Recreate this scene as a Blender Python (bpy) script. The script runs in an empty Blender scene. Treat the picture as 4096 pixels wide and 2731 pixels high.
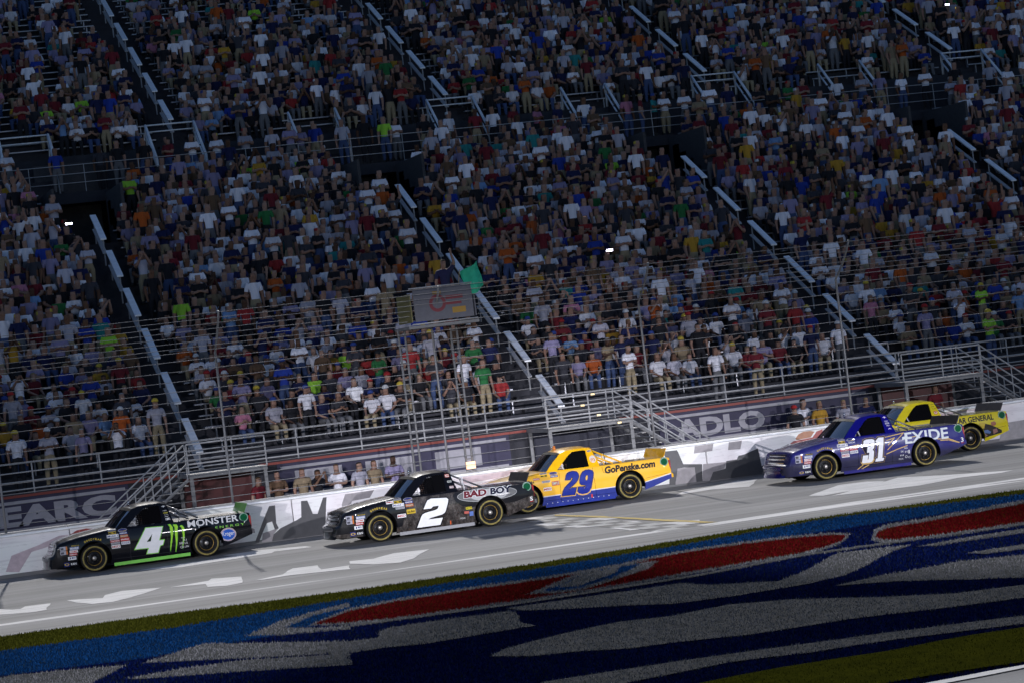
import bpy, bmesh, math, random
import numpy as np
from mathutils import Vector, Matrix
from mathutils.geometry import tessellate_polygon
random.seed(7); rng = np.random.default_rng(11)
R = math.radians
SC = bpy.context.scene
COL = SC.collection

# ------------------------------------------------------------------ camera
CAM_POS = Vector((0.0, -70.474, 4.142)); YAW, PITCH, ROLL, FPX = 0.2858, 0.0062, 0.1202, 10582.2
PW, PH = 4096, 2731
c_f = Vector((math.sin(YAW)*math.cos(PITCH), math.cos(YAW)*math.cos(PITCH), math.sin(PITCH)))
_rt = Vector((math.cos(YAW), -math.sin(YAW), 0)); _up = _rt.cross(c_f)
c_r = _rt*math.cos(ROLL) - _up*math.sin(ROLL); c_u = _up*math.cos(ROLL) + _rt*math.sin(ROLL)
cd = bpy.data.cameras.new('camera'); cam = bpy.data.objects.new('camera', cd); COL.objects.link(cam)
cd.sensor_fit = 'HORIZONTAL'; cd.sensor_width = 36; cd.lens = FPX/PW*36; cd.clip_start = 0.5; cd.clip_end = 4000
m = Matrix((c_r, c_u, -c_f)).transposed().to_4x4(); m.translation = CAM_POS
cam.matrix_world = m; SC.camera = cam
# ------------------------------------------------------------------ sky, sun, exposure
SUN_EL, SUN_AZ = R(36), R(8)            # high outside floodlight direction: from behind the stands (+Y)
W = bpy.data.worlds.new('World'); SC.world = W; W.use_nodes = True
nt = W.node_tree; bg = nt.nodes['Background']; sk = nt.nodes.new('ShaderNodeTexSky')
sk.sky_type = 'NISHITA'; sk.sun_disc = False; sk.ozone_density = 7.0; sk.dust_density = 0.2; sk.sun_elevation = SUN_EL; sk.sun_rotation = SUN_AZ
nt.links.new(sk.outputs[0], bg.inputs[0]); bg.inputs[1].default_value = 0.066
sd = bpy.data.lights.new('sun', 'SUN'); sd.energy = 3.4; sd.angle = R(.8); sd.color = (1, .965, .93)
so = bpy.data.objects.new('sun', sd); COL.objects.link(so)
sdir = Vector((math.sin(SUN_AZ)*math.cos(SUN_EL), math.cos(SUN_AZ)*math.cos(SUN_EL), math.sin(SUN_EL)))
so.rotation_euler = sdir.to_track_quat('Z', 'Y').to_euler(); so.location = (20, 200, 150)
vs = SC.view_settings; vs.view_transform = 'Standard'; vs.look = 'None'; vs.exposure = 0.0; vs.gamma = 1
vs.use_curve_mapping = False

# ------------------------------------------------------------------ pixel -> ray helpers
BANK = 0.0109; TW = 13.5; ZIN = -TW*math.tan(BANK)
def ray(px, py):
    return c_f + c_r*((px-PW/2)/FPX) - c_u*((py-PH/2)/FPX)
def on_y(px, py, Y):
    d = ray(px, py); return CAM_POS + d*((Y-CAM_POS.y)/d.y)
def on_z(px, py, Z):
    d = ray(px, py); return CAM_POS + d*((Z-CAM_POS.z)/d.z)
def on_track(px, py, lift=0):
    n = Vector((0, -math.sin(BANK), math.cos(BANK))); d = ray(px, py)
    return CAM_POS + d*((lift-CAM_POS.dot(n))/d.dot(n))
def Zc(x0, y0, k):                      # converter from an enlarged crop to full pixels
    return lambda x, y: (x0+x/k, y0+y/k)
def inview(p, mx=260):
    d = Vector(p)-CAM_POS; z = d.dot(c_f); x = PW/2+FPX*d.dot(c_r)/z; y = PH/2-FPX*d.dot(c_u)/z
    return -mx < x < PW+mx and -mx < y < PH+mx

# ------------------------------------------------------------------ materials
MATS = {}
def srgb(r, g, b):
    f = lambda c: ((c/255+.055)/1.055)**2.4 if c > 10 else c/255/12.92
    return (f(r), f(g), f(b))
def mat(name, col=(.5,.5,.5), rough=.5, metal=0, coat=0, var=.0, vscale=8, bump=0, bscale=60, emit=None, estr=0, spec=.5, coords='Object', stretch=None):
    if name in MATS: return MATS[name]
    M = bpy.data.materials.new(name); M.use_nodes = True; MATS[name] = M
    t = M.node_tree; b = t.nodes['Principled BSDF']
    b.inputs['Base Color'].default_value = (*col, 1); b.inputs['Roughness'].default_value = rough
    b.inputs['Metallic'].default_value = metal; b.inputs['Coat Weight'].default_value = coat
    b.inputs['Coat Roughness'].default_value = .035; b.inputs['Specular IOR Level'].default_value = spec
    if emit: b.inputs['Emission Color'].default_value = (*emit, 1); b.inputs['Emission Strength'].default_value = estr
    if var or bump:
        tc = t.nodes.new('ShaderNodeTexCoord'); src = tc.outputs[coords]
        if stretch:
            mp = t.nodes.new('ShaderNodeMapping'); mp.inputs['Scale'].default_value = stretch
            t.links.new(src, mp.inputs[0]); src = mp.outputs[0]
    if var:
        n = t.nodes.new('ShaderNodeTexNoise'); n.inputs['Scale'].default_value = vscale; n.inputs['Detail'].default_value = 6
        n.inputs['Roughness'].default_value = .65
        t.links.new(src, n.inputs[0]); r = t.nodes.new('ShaderNodeValToRGB'); t.links.new(n.outputs[0], r.inputs[0])
        r.color_ramp.elements[0].position = .3; r.color_ramp.elements[1].position = .7
        r.color_ramp.elements[0].color = (*[c*(1-var) for c in col], 1); r.color_ramp.elements[1].color = (*[min(1, c*(1+var)) for c in col], 1)
        t.links.new(r.outputs[0], b.inputs['Base Color'])
    if bump:
        n2 = t.nodes.new('ShaderNodeTexNoise'); n2.inputs['Scale'].default_value = bscale; n2.inputs['Detail'].default_value = 4
        t.links.new(src, n2.inputs[0]); bp = t.nodes.new('ShaderNodeBump'); bp.inputs['Strength'].default_value = bump
        bp.inputs['Distance'].default_value = .02
        t.links.new(n2.outputs[0], bp.inputs['Height']); t.links.new(bp.outputs[0], b.inputs['Normal'])
    return M

class NT:                               # tiny node-graph helper for the special materials
    def __init__(s, name, rough=.5, coat=0, metal=0):
        s.M = bpy.data.materials.new(name); s.M.use_nodes = True; MATS[name] = s.M; s.t = s.M.node_tree
        s.b = s.t.nodes['Principled BSDF']; s.b.inputs['Roughness'].default_value = rough
        s.b.inputs['Coat Weight'].default_value = coat; s.b.inputs['Coat Roughness'].default_value = .035
        s.b.inputs['Metallic'].default_value = metal; s.b.inputs['Specular IOR Level'].default_value = .06 if coat else .3
        s.tc = s.t.nodes.new('ShaderNodeTexCoord')
    def n(s, kind, **kw):
        x = s.t.nodes.new('ShaderNode'+kind)
        for k, v in kw.items(): setattr(x, k, v)
        return x
    def l(s, a, b): s.t.links.new(a, b)
    def math(s, op, a, b=None, c=None):
        x = s.n('Math', operation=op)
        for i, v in enumerate((a, b, c)):
            if v is None: continue
            if isinstance(v, (int, float)): x.inputs[i].default_value = v
            else: s.l(v, x.inputs[i])
        return x.outputs[0]
    def noise(s, scale, stretch=None, detail=6, coords='Object', rough=.6):
        src = s.tc.outputs[coords]
        if stretch:
            mp = s.n('Mapping'); mp.inputs['Scale'].default_value = stretch; s.l(src, mp.inputs[0]); src = mp.outputs[0]
        x = s.n('TexNoise'); x.inputs['Scale'].default_value = scale; x.inputs['Detail'].default_value = detail
        x.inputs['Roughness'].default_value = rough; s.l(src, x.inputs[0]); return x.outputs[0]
    def ramp(s, fac, stops):
        r = s.n('ValToRGB'); e = r.color_ramp.elements
        while len(e) < len(stops): e.new(.5)
        for q, (p, c) in zip(e, stops): q.position = p; q.color = (*c, 1)
        s.l(fac, r.inputs[0]); return r.outputs[0]
    def mix(s, fac, a, b, mode='MIX'):
        x = s.n('Mix', data_type='RGBA', blend_type=mode)
        if isinstance(fac, (int, float)): x.inputs[0].default_value = fac
        else: s.l(fac, x.inputs[0])
        for i, v in ((6, a), (7, b)):
            if isinstance(v, tuple): x.inputs[i].default_value = (*v, 1)
            else: s.l(v, x.inputs[i])
        return x.outputs[2]
    def xyz(s):
        x = s.n('SeparateXYZ'); s.l(s.tc.outputs['Object'], x.inputs[0]); return x.outputs
    def color(s, o): s.l(o, s.b.inputs['Base Color'])
    def bump(s, h, strength=.3, dist=.02):
        x = s.n('Bump'); x.inputs['Strength'].default_value = strength; x.inputs['Distance'].default_value = dist
        s.l(h, x.inputs['Height']); s.l(x.outputs[0], s.b.inputs['Normal'])

# ------------------------------------------------------------------ mesh builder
class MB:
    def __init__(s): s.v = []; s.f = []; s.m = []
    def add(s, vs, fs, mi=0):
        o = len(s.v); s.v += [tuple(p) for p in vs]
        for f in fs: s.f.append(tuple(o+i for i in f)); s.m.append(mi)
    def quad(s, a, b, c, d, mi=0): s.add((a, b, c, d), [(0, 1, 2, 3)], mi)
    def box(s, x0, x1, y0, y1, z0, z1, mi=0):
        s.add([(x0,y0,z0),(x1,y0,z0),(x1,y1,z0),(x0,y1,z0),(x0,y0,z1),(x1,y0,z1),(x1,y1,z1),(x0,y1,z1)],
              [(0,3,2,1),(4,5,6,7),(0,1,5,4),(1,2,6,5),(2,3,7,6),(3,0,4,7)], mi)
    def bbox(s, x0, x1, y0, y1, z0, z1, b=.01, mi=0):      # box with chamfered vertical and top edges
        P = [(x0+b,y0),(x1-b,y0),(x1,y0+b),(x1,y1-b),(x1-b,y1),(x0+b,y1),(x0,y1-b),(x0,y0+b)]
        I = [(x0+2*b,y0+b),(x1-2*b,y0+b),(x1-b,y0+2*b),(x1-b,y1-2*b),(x1-2*b,y1-b),(x0+2*b,y1-b),(x0+b,y1-2*b),(x0+b,y0+2*b)]
        vs = [(x,y,z0) for x,y in P]+[(x,y,z1-b) for x,y in P]+[(x,y,z1) for x,y in I]
        fs = [tuple(range(7,-1,-1)), tuple(range(16,24))]
        for k in (0, 8): fs += [(k+i, k+(i+1)%8, k+8+(i+1)%8, k+8+i) for i in range(8)]
        s.add(vs, fs, mi)
    def tube(s, pts, r, n=6, mi=0, caps=True):
        pts = [Vector(p) for p in pts]; rings = []
        for i, p in enumerate(pts):
            d = (pts[min(i+1, len(pts)-1)]-pts[max(i-1, 0)]).normalized()
            a = d.orthogonal().normalized() if abs(d.z) > .95 else d.cross(Vector((0,0,1))).normalized(); b = d.cross(a)
            rr = r[i] if isinstance(r, (list, tuple)) else r
            rings.append([p+a*(rr*math.cos(2*math.pi*k/n))+b*(rr*math.sin(2*math.pi*k/n)) for k in range(n)])
        vs = [q for ring in rings for q in ring]; fs = []
        for i in range(len(pts)-1):
            fs += [(i*n+k, i*n+(k+1)%n, (i+1)*n+(k+1)%n, (i+1)*n+k) for k in range(n)]
        if caps: fs += [tuple(range(n-1,-1,-1)), tuple(range((len(pts)-1)*n, len(pts)*n))]
        s.add(vs, fs, mi)
    def lathe(s, prof, c, n=32, mi=0, axis='y'):           # profile (radius, offset along axis)
        vs = []; fs = []
        for (r, h) in prof:
            for k in range(n):
                a = 2*math.pi*k/n
                vs.append((c[0]+r*math.cos(a), c[1]+h, c[2]+r*math.sin(a)) if axis == 'y' else (c[0]+r*math.cos(a), c[1]+r*math.sin(a), c[2]+h))
        for i in range(len(prof)-1):
            fs += [(i*n+k, i*n+(k+1)%n, (i+1)*n+(k+1)%n, (i+1)*n+k) for k in range(n)]
        s.add(vs, fs, mi)
    def grid(s, P, mi=0):                                   # P[i][j]
        n, k = len(P), len(P[0])
        s.add([q for r in P for q in r], [(i*k+j, i*k+j+1, (i+1)*k+j+1, (i+1)*k+j) for i in range(n-1) for j in range(k-1)], mi)
    def build(s, name, mats, parent=None, smooth=False, loc=None):
        me = bpy.data.meshes.new(name); me.from_pydata(s.v, [], s.f)
        if not isinstance(mats, (list, tuple)): mats = [mats]
        for q in mats: me.materials.append(q)
        if len(mats) > 1: me.polygons.foreach_set('material_index', s.m)
        if smooth: me.polygons.foreach_set('use_smooth', [True]*len(s.f))
        me.update()
        return link(me, name, parent, loc)
def link(me, name, parent=None, loc=None):
    o = bpy.data.objects.new(name, me); COL.objects.link(o)
    if parent: o.parent = parent
    if loc: o.location = loc
    return o
def tag(o, label=None, cat=None, group=None, kind=None):
    if label: o['label'] = label
    if cat: o['category'] = cat
    if group: o['group'] = group
    if kind: o['kind'] = kind
    return o
def thing(name, label, cat, loc=(0,0,0), rz=0, group=None):
    o = bpy.data.objects.new(name, None); COL.objects.link(o); o.location = loc; o.rotation_euler = (0, 0, rz)
    o.empty_display_size = .2
    return tag(o, label, cat, group)
def structure(o): o['kind'] = 'structure'; return o
def auto_smooth(o, ang=40):
    me = o.data; me.polygons.foreach_set('use_smooth', [True]*len(me.polygons))
    try: me.set_sharp_from_angle(angle=R(ang))
    except Exception: pass
    return o
def tess(polys):                         # polys: outer + holes as 2-D lists -> verts, tris
    vs = [Vector((p[0], p[1], 0)) for q in polys for p in q]
    tr = tessellate_polygon([[Vector((p[0], p[1], 0)) for p in q] for q in polys])
    return vs, [tuple(t) for t in tr]
def offset_poly(P, d):
    n = len(P); A = sum(P[i][0]*P[(i+1)%n][1]-P[(i+1)%n][0]*P[i][1] for i in range(n)); sg = 1 if A > 0 else -1
    out = []
    for i in range(n):
        a, b, c = Vector(P[i-1]), Vector(P[i]), Vector(P[(i+1)%n])
        u, v = (b-a), (c-b)
        if u.length < 1e-9 or v.length < 1e-9: out.append(tuple(b)); continue
        u.normalize(); v.normalize(); n1 = Vector((u.y, -u.x))*sg; n2 = Vector((v.y, -v.x))*sg
        k = n1+n2; l = k.length
        if l < .3: k = n1; q = 1
        else: k = k/l; q = min(1/max(.35, k.dot(n1)), 2.2)
        out.append(tuple(b+k*(d*q)))
    return out

# ------------------------------------------------------------------ base materials
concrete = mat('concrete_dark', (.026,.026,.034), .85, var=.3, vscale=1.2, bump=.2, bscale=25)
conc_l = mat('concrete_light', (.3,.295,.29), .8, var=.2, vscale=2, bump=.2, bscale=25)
steel = mat('galvanised_steel', (.62,.63,.65), .38, metal=.75, var=.15, vscale=3)
rail_m = mat('rail_metal', (.78,.79,.81), .45, metal=.1, var=.12, vscale=4)
alu = mat('bench_aluminium', (.3,.3,.33), .4, metal=.6, var=.2, vscale=2)
rail_d = mat('rail_grey', (.36,.36,.37), .5, metal=.1, var=.15, vscale=4); frame_g = mat('frame_grey', (.16,.16,.165), .6, var=.2, vscale=3)
dark = mat('black_plastic', (.008,.008,.009), .6, spec=.1)
rubber = mat('tyre_rubber', (.011,.011,.012), .8, bump=.15, bscale=120, spec=.15)
# ================================================================== SETTING: ground, track, paint
def asphalt_mat():
    g = NT('track_asphalt', .8)
    a = g.noise(.9, (.25, 1, 1)); b = g.noise(60, None, 3); c = g.noise(1.0, (.02, 2.6, 1), 5)
    col = g.ramp(a, [(.3, (.21,.21,.21)), (.7, (.285,.28,.275))])
    col = g.mix(.25, col, g.ramp(b, [(.25, (.10,.10,.10)), (.75, (.32,.32,.32))]))
    col = g.mix(g.ramp(c, [(.50, (0,0,0)), (.66, (.45,.45,.45))]), col, (.09,.088,.088))
    d = g.noise(1.0, (.012, 9, 1), 3); col = g.mix(g.ramp(d, [(.62, (0,0,0)), (.66, (.55,.55,.55))]), col, (.06,.06,.06))
    X = g.xyz(); lane = g.math('ABSOLUTE', g.math('SINE', g.math('ADD', g.math('MULTIPLY', X[1], .95), g.math('MULTIPLY', g.noise(.35, (.15,1,1), 2), 2.0)))); col = g.mix(g.math('MULTIPLY', g.math('POWER', lane, 3), .38), col, (.1,.098,.096))
    seam = g.math('LESS_THAN', g.math('ABSOLUTE', g.math('SUBTRACT', g.math('MODULO', g.math('ADD', X[1], 40), 3.7), 1.8)), .025); col = g.mix(g.math('MULTIPLY', seam, .6), col, (.06,.06,.06))
    g.color(col); g.bump(b, .25, .01); g.b.inputs['Specular IOR Level'].default_value = .1; return g.M
def painted(name, col, worn, wear=.35, stretch=(.3, 2, 1)):
    g = NT(name, .75); a = g.noise(2.2, stretch, 7, rough=.7); b = g.noise(35, None, 4)
    k = g.mix(g.ramp(a, [(.42, (0,0,0)), (.72, (wear*2,)*3)]), col, worn)
    k = g.mix(.22, k, g.ramp(b, [(.3, tuple(c*.5 for c in col)), (.7, tuple(min(1, c*1.5) for c in col))]))
    g.color(k); g.bump(b, .3, .015); g.b.inputs['Specular IOR Level'].default_value = .1; return g.M
def turf(name, col, dark_c, amt=.5):
    g = NT(name, .95); a = g.noise(.6, (.3, 1, 1), 5); b = g.noise(22, (.6, 1.4, 1), 6, rough=.75); c = g.noise(3.5, None, 5)
    k = g.mix(g.ramp(b, [(.3, (amt,)*3), (.62, (0,0,0))]), col, dark_c)
    k = g.mix(g.ramp(c, [(.35, (.7,)*3), (.65, (0,0,0))]), k, dark_c); e = g.noise(9, (.35, 1.8, 1), 6, rough=.8); k = g.mix(g.ramp(e, [(.42, (.65,)*3), (.58, (0,0,0))]), k, dark_c)
    k = g.mix(g.ramp(a, [(.3, (.25,)*3), (.7, (0,0,0))]), k, dark_c)
    g.color(k); g.bump(b, .6, .05); g.b.inputs['Specular IOR Level'].default_value = 0; return g.M
M_ASPH = asphalt_mat()
M_WHITE = painted('track_white_paint', (.62,.61,.6), (.2,.2,.2))
M_YEL = painted('track_yellow_paint', (.5,.36,.08), (.2,.19,.17))
M_GRASS = turf('grass_green', (.045,.046,.004), (.018,.02,.003))
M_BLUE = turf('turf_paint_navy', (.002,.005,.036), (.0014,.0026,.013))
M_LBLUE = turf('turf_paint_blue', (.004,.03,.1), (.003,.012,.04))
M_RED = turf('turf_paint_red', (.08,.003,.004), (.028,.003,.003))
M_TWHITE = turf('turf_paint_white', (.11,.111,.117), (.045,.046,.044), .5)

def sheet(name, pts, m, parent=None):
    mb = MB(); mb.add(pts, [tuple(range(len(pts)))]); return mb.build(name, m, parent)
ground = structure(sheet('ground', [(-900,-900,ZIN-.06),(1100,-900,ZIN-.06),(1100,1100,ZIN-.06),(-900,1100,ZIN-.06)], turf('far_grass', (.03,.035,.006), (.015,.017,.004))))
def strip_grid(x0, x1, ys, zf, nx=60):
    mb = MB(); mb.grid([[(x0+(x1-x0)*i/nx, y, zf(y)) for y in ys] for i in range(nx+1)]); return mb
tz = lambda y: y*math.tan(BANK)
track = structure(strip_grid(-60, 130, [-20, -17, -TW, -9, -4, 0.5], lambda y: tz(y) if y > -TW else ZIN).build('race_track', M_ASPH))
concourse = structure(strip_grid(-60, 130, [.45, 2, 4, 6.2], lambda y: .004).build('concourse_ground', conc_l))
P5 = lambda x, y: (x*.6576, 1700+y*.6576)
P6 = lambda x, y: (1400+x*.5952, 1900+y*.5952)
P7 = lambda x, y: (2700+x*.5938, 1800+y*.5938)
TURF = []
def rough_edge(P, step, amp, plane):
    out = []
    for a, b in zip(P, P[1:]+P[:1]):
        L = (b-a).length; n = max(1, min(60, int(L/step)))
        for i in range(n):
            q = a.lerp(b, i/n); k = Vector((rng.normal(0, amp*1.5), rng.normal(0, amp), 0)); q = q+k
            if plane != 'in': q.z = q.z+k.y*math.tan(BANK)
            out.append(q)
    return out
def ppoly(name, m, segs, lift, plane='in', parent=None, off=0, holes=None):
    pts = [f(*p) for f, ps in segs for p in ps]
    if off: pts = offset_poly(pts, off)
    fn = (lambda p: on_z(p[0], p[1], ZIN+.004+lift*.22)) if plane == 'in' else (lambda p: on_track(p[0], p[1], lift))
    if plane == 'in': TURF.append(([(q.x, q.y) for q in map(fn, pts)], lift, m))
    W_ = rough_edge([fn(p) for p in pts], .45, .022 if plane == 'in' else .014, plane)
    vs, tr = tess([[(w.x, w.y) for w in W_]])
    mb = MB(); mb.add([tuple(w) for w in W_], tr)
    o = mb.build(name, m, parent)
    bm = bmesh.new(); bm.from_mesh(o.data); bmesh.ops.recalc_face_normals(bm, faces=bm.faces)
    if bm.faces and sum(f.normal.z for f in bm.faces) < 0: bmesh.ops.reverse_faces(bm, faces=bm.faces)
    bm.to_mesh(o.data); bm.free()
    return o
def extend_line(A, n=20, m=30):
    d0 = (A[0]-A[2]); d0 = d0/abs(d0.x); d0.y = max(-.12, min(.12, d0.y)); d1 = (A[-1]-A[-3]); d1 = d1/abs(d1.x); d1.y = max(-.12, min(.12, d1.y))
    d0.z = d1.z = 0
    return [A[0]+d0*n]+A+[A[-1]+d1*m]
# green strip next to the apron, extended along the track beyond the frame
gup = [P5(0,1285), P5(1000,1150), P5(2129,1005), P6(1200,600), P6(2352,415), P7(1000,450), P7(2351,262)]
glo = [P5(0,1375), P5(1000,1240), P5(2129,1055), P6(1200,640), P6(2352,450), P7(1000,465), P7(2351,295)]
UPW = extend_line([on_z(*p, ZIN+.004) for p in gup], 60, 90)
mb = MB(); mb.grid([[(u.x, -75 if u.x > 20 else -75, ZIN+.004), (u.x, (u.y-75)/2, ZIN+.004), tuple(u)] for u in UPW])
infield = structure(mb.build('infield_turf', M_BLUE))
pa, pb = on_z(*P7(1800,1568), ZIN+.02), on_z(*P7(2351,1463), ZIN+.02); pd = (pb-pa); pd = pd/pd.x; pd.z = 0; pd.y = max(-.15, min(.15, pd.y))
pit = structure(sheet('pit_road', [tuple(pa+pd*-90+Vector((0,-60,0))), tuple(pa+pd*120+Vector((0,-60,0))), tuple(pb+pd*110), tuple(pa+pd*-90)], M_ASPH))
def band(name, m, up, lo, lift, parent):
    lift = .004+lift*.22; U = [on_z(*p, ZIN+lift) for p in up]; L = [on_z(*p, ZIN+lift) for p in lo]
    U, L = extend_line(U), extend_line(L)
    TURF.append(([(q.x, q.y) for q in U]+[(q.x, q.y) for q in L[::-1]], lift, m))
    mb = MB(); mb.grid([[tuple(l), tuple(u)] for u, l in zip(U, L)]); return mb.build(name, m, parent)
band('grass_strip', M_GRASS, gup, glo, .012, infield)
blo = [P5(0,1525), P5(900,1415), P5(1700,1275), P6(600,805), P6(1800,618), P7(500,622), P7(2351,350)]
band('blue_paint', M_LBLUE, glo, blo, .008, infield)
IN = lambda nm, m, segs, lift, off=0: ppoly(nm, m, segs, lift, 'in', infield, off)
red1 = [(P5, [(1905,1212),(2129,1128)]), (P6, [(300,850),(800,770),(1300,700),(1800,615)]), (P7, [(0,700),(400,640),(800,590),(1060,570),(1160,573),(1120,610),(1040,645),(900,682),(600,735),(0,838)]),
        (P6, [(1800,735),(1200,830),(700,905),(300,960),(0,990)])]
IN('red_paint', M_RED, red1, .020); IN('white_paint', M_TWHITE, red1, .016, 9)
red2 = [(P7, [(1350,590),(1362,550),(1450,520),(1700,480),(2351,360),(2900,262),(2900,410),(2351,485),(1800,565),(1500,602),(1400,603)])]
IN('red_paint', M_RED, red2, .020); IN('white_paint', M_TWHITE, red2, .016, 14)
IN('white_paint', M_TWHITE, [(P6, [(1190,798),(1350,735),(1500,670),(1650,625),(1850,595),(2070,578),(2000,630),(1800,695),(1560,770),(1380,792)])], .024)
IN('blue_paint', M_LBLUE, [(P6, [(1290,778),(1420,735),(1530,680),(1680,638),(1960,592),(1900,630),(1760,690),(1550,755),(1380,778)])], .028)
IN('white_paint', M_TWHITE, [(P6, [(1395,755),(1470,715),(1560,668),(1680,640),(1820,615),(1790,650),(1690,690),(1530,745)])], .032)
IN('white_paint', M_TWHITE, [(P5, [(1490,1282),(1700,1195),(2000,1110),(2129,1080),(2129,1105),(1900,1160),(1740,1232),(1960,1232),(2129,1218),(2129,1240),(1700,1278)])], .013)
W_SHAPES = [
 [(P5, [(870,1445),(1240,1328),(1600,1322),(2129,1312),(2129,1378),(1690,1408),(1300,1425)])],
 [(P5, [(760,1540),(1100,1480),(1500,1425),(2129,1388),(2129,1455),(1420,1500),(820,1545)])],
 [(P5, [(-300,1640),(60,1520),(780,1455),(560,1568),(400,1640),(-300,1700)])],
 [(P6, [(180,1050),(280,1020),(700,960),(1100,905),(1150,990),(1235,1008),(900,1065),(500,1130),(220,1158),(-150,1215),(-150,1130),(190,1090)])],
 [(P6, [(1050,892),(1550,820),(1900,772),(2240,720)]), (P7, [(230,905),(700,878),(900,800),(1000,740),(1100,690),(1590,635),(1440,690),(1300,770),(1150,840),(870,900),(400,980),(0,1030)]), (P6, [(1900,872),(1500,893),(1160,908)])],
 [(P7, [(1080,908),(1400,840),(1900,750),(2351,700),(2700,660),(2700,850),(2351,855),(1500,880)])],
 [(P6, [(940,1215),(1050,1160),(1400,1070),(1800,985),(2150,945)]), (P7, [(350,1040),(800,1000),(1400,985),(1900,960),(2351,905),(2700,860),(2700,960),(2351,990),(1900,1050),(1200,1130),(900,1180),(500,1240),(0,1290)]), (P6, [(1900,1160),(1500,1187),(1200,1215),(1000,1218)])],
 [(P7, [(-900,1560),(0,1420),(500,1350),(1100,1270),(1700,1190),(2351,1110),(2700,1060),(2700,1110),(2351,1165),(1500,1270),(900,1360),(400,1420),(0,1500),(-700,1640)])],
 [(P7, [(1640,643),(2000,580),(2351,525),(2700,475),(2700,505),(2351,555),(1900,618),(1750,642)])],
 [(P7, [(1960,690),(2351,630),(2700,580),(2700,612),(2351,662),(2100,692)])],
 [(P6, [(0,1002),(1200,842),(2352,660)]), (P7, [(900,690),(2351,490),(2700,440),(2700,450),(2351,502),(900,704)]), (P6, [(2352,674),(1200,854),(0,1016)])],
]
for i, s_ in enumerate(W_SHAPES): IN('white_paint', M_TWHITE, s_, .036+.006*i)
IN('grass_verge', M_GRASS, [(P7, [(-500,1690),(150,1568),(700,1460),(1400,1350),(2000,1240),(2351,1190),(2800,1110),(2800,1360),(2351,1424),(1700,1515),(1250,1590),(900,1690)])], .12)
IN('white_edge_line', M_WHITE, [(P7, [(1250,1640),(1660,1568),(2351,1438),(2800,1360),(2800,1382),(2351,1463),(1800,1568),(1400,1640)])], .14)
# ---- short turf: real blades over the infield in view, each taking the colour of the paint it grows through
TCOL = {M_GRASS.name: (.042,.045,.006), M_BLUE.name: (.0025,.006,.042), M_LBLUE.name: (.005,.032,.105), M_RED.name: (.075,.004,.005), M_TWHITE.name: (.135,.136,.142), M_WHITE.name: None}
def turf_blades(n):
    t_ = rng.random(n); yy = -16.2-28.5*t_**1.25; lo = (yy+70.5)*.052; hi = (yy+70.5)*.54+.8
    xx = lo-1.2+(hi-lo+2.4)*rng.random(n); u = UPW
    edge = np.interp(xx, [q.x for q in u], [q.y for q in u]); pe = pa.y+(xx-pa.x)*pd.y
    ok = (yy < edge-.02) & (yy > pe+.05); xx, yy = xx[ok], yy[ok]
    C = np.tile(np.array(TCOL[M_BLUE.name]), (len(xx), 1)); keep = np.ones(len(xx), bool)
    for poly, lift, m_ in sorted(TURF, key=lambda q: q[1]):
        px = np.array([p[0] for p in poly]); py = np.array([p[1] for p in poly]); bb = (xx > px.min()) & (xx < px.max()) & (yy > py.min()) & (yy < py.max())
        if not bb.any(): continue
        X, Y = xx[bb], yy[bb]; ins = np.zeros(len(X), bool); j = len(px)-1
        for i in range(len(px)):
            if py[i] != py[j]: ins ^= ((py[i] > Y) != (py[j] > Y)) & (X < (px[j]-px[i])*(Y-py[i])/(py[j]-py[i])+px[i])
            j = i
        ix = np.where(bb)[0][ins]; c = TCOL.get(m_.name)
        if c is None: keep[ix] = False
        else: C[ix] = c
    xx, yy, C = xx[keep], yy[keep], C[keep]; k = len(xx)
    h = .028+.03*rng.random(k); w = .007+.008*rng.random(k); a = rng.random(k)*6.28; le = rng.normal(0, .018, (k, 2)); z0 = ZIN+.002
    dx, dy = np.cos(a)*w, np.sin(a)*w
    V = np.stack([np.stack([xx-dx, yy-dy, np.full(k, z0)], 1), np.stack([xx+dx, yy+dy, np.full(k, z0)], 1), np.stack([xx+le[:,0], yy+le[:,1], z0+h], 1)], 1).reshape(-1, 3)
    C = C*(.55+.75*rng.random((k, 1))); gr = rng.random(k) < .13; C[gr] = C[gr]*.4+np.array([.012,.016,.002])
    me = bpy.data.meshes.new('turf_blades'); me.vertices.add(3*k); me.vertices.foreach_set('co', V.ravel()); me.loops.add(3*k); me.loops.foreach_set('vertex_index', np.arange(3*k)); me.polygons.add(k); me.polygons.foreach_set('loop_start', np.arange(0, 3*k, 3)); me.polygons.foreach_set('loop_total', np.full(k, 3)); me.update(calc_edges=True)
    a_ = me.color_attributes.new('Col', 'FLOAT_COLOR', 'POINT'); a_.data.foreach_set('color', np.concatenate([np.repeat(C, 3, 0), np.ones((3*k, 1))], 1).ravel().astype(np.float32))
    g = NT('turf_blade', .9); at = g.n('Attribute', attribute_name='Col'); g.color(at.outputs['Color']); g.b.inputs['Specular IOR Level'].default_value = 0; me.materials.append(g.M)
    return link(me, 'turf_blades')
tag(turf_blades(330000), 'short painted turf in red, white and blue beside the track', 'grass', kind='stuff')
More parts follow.
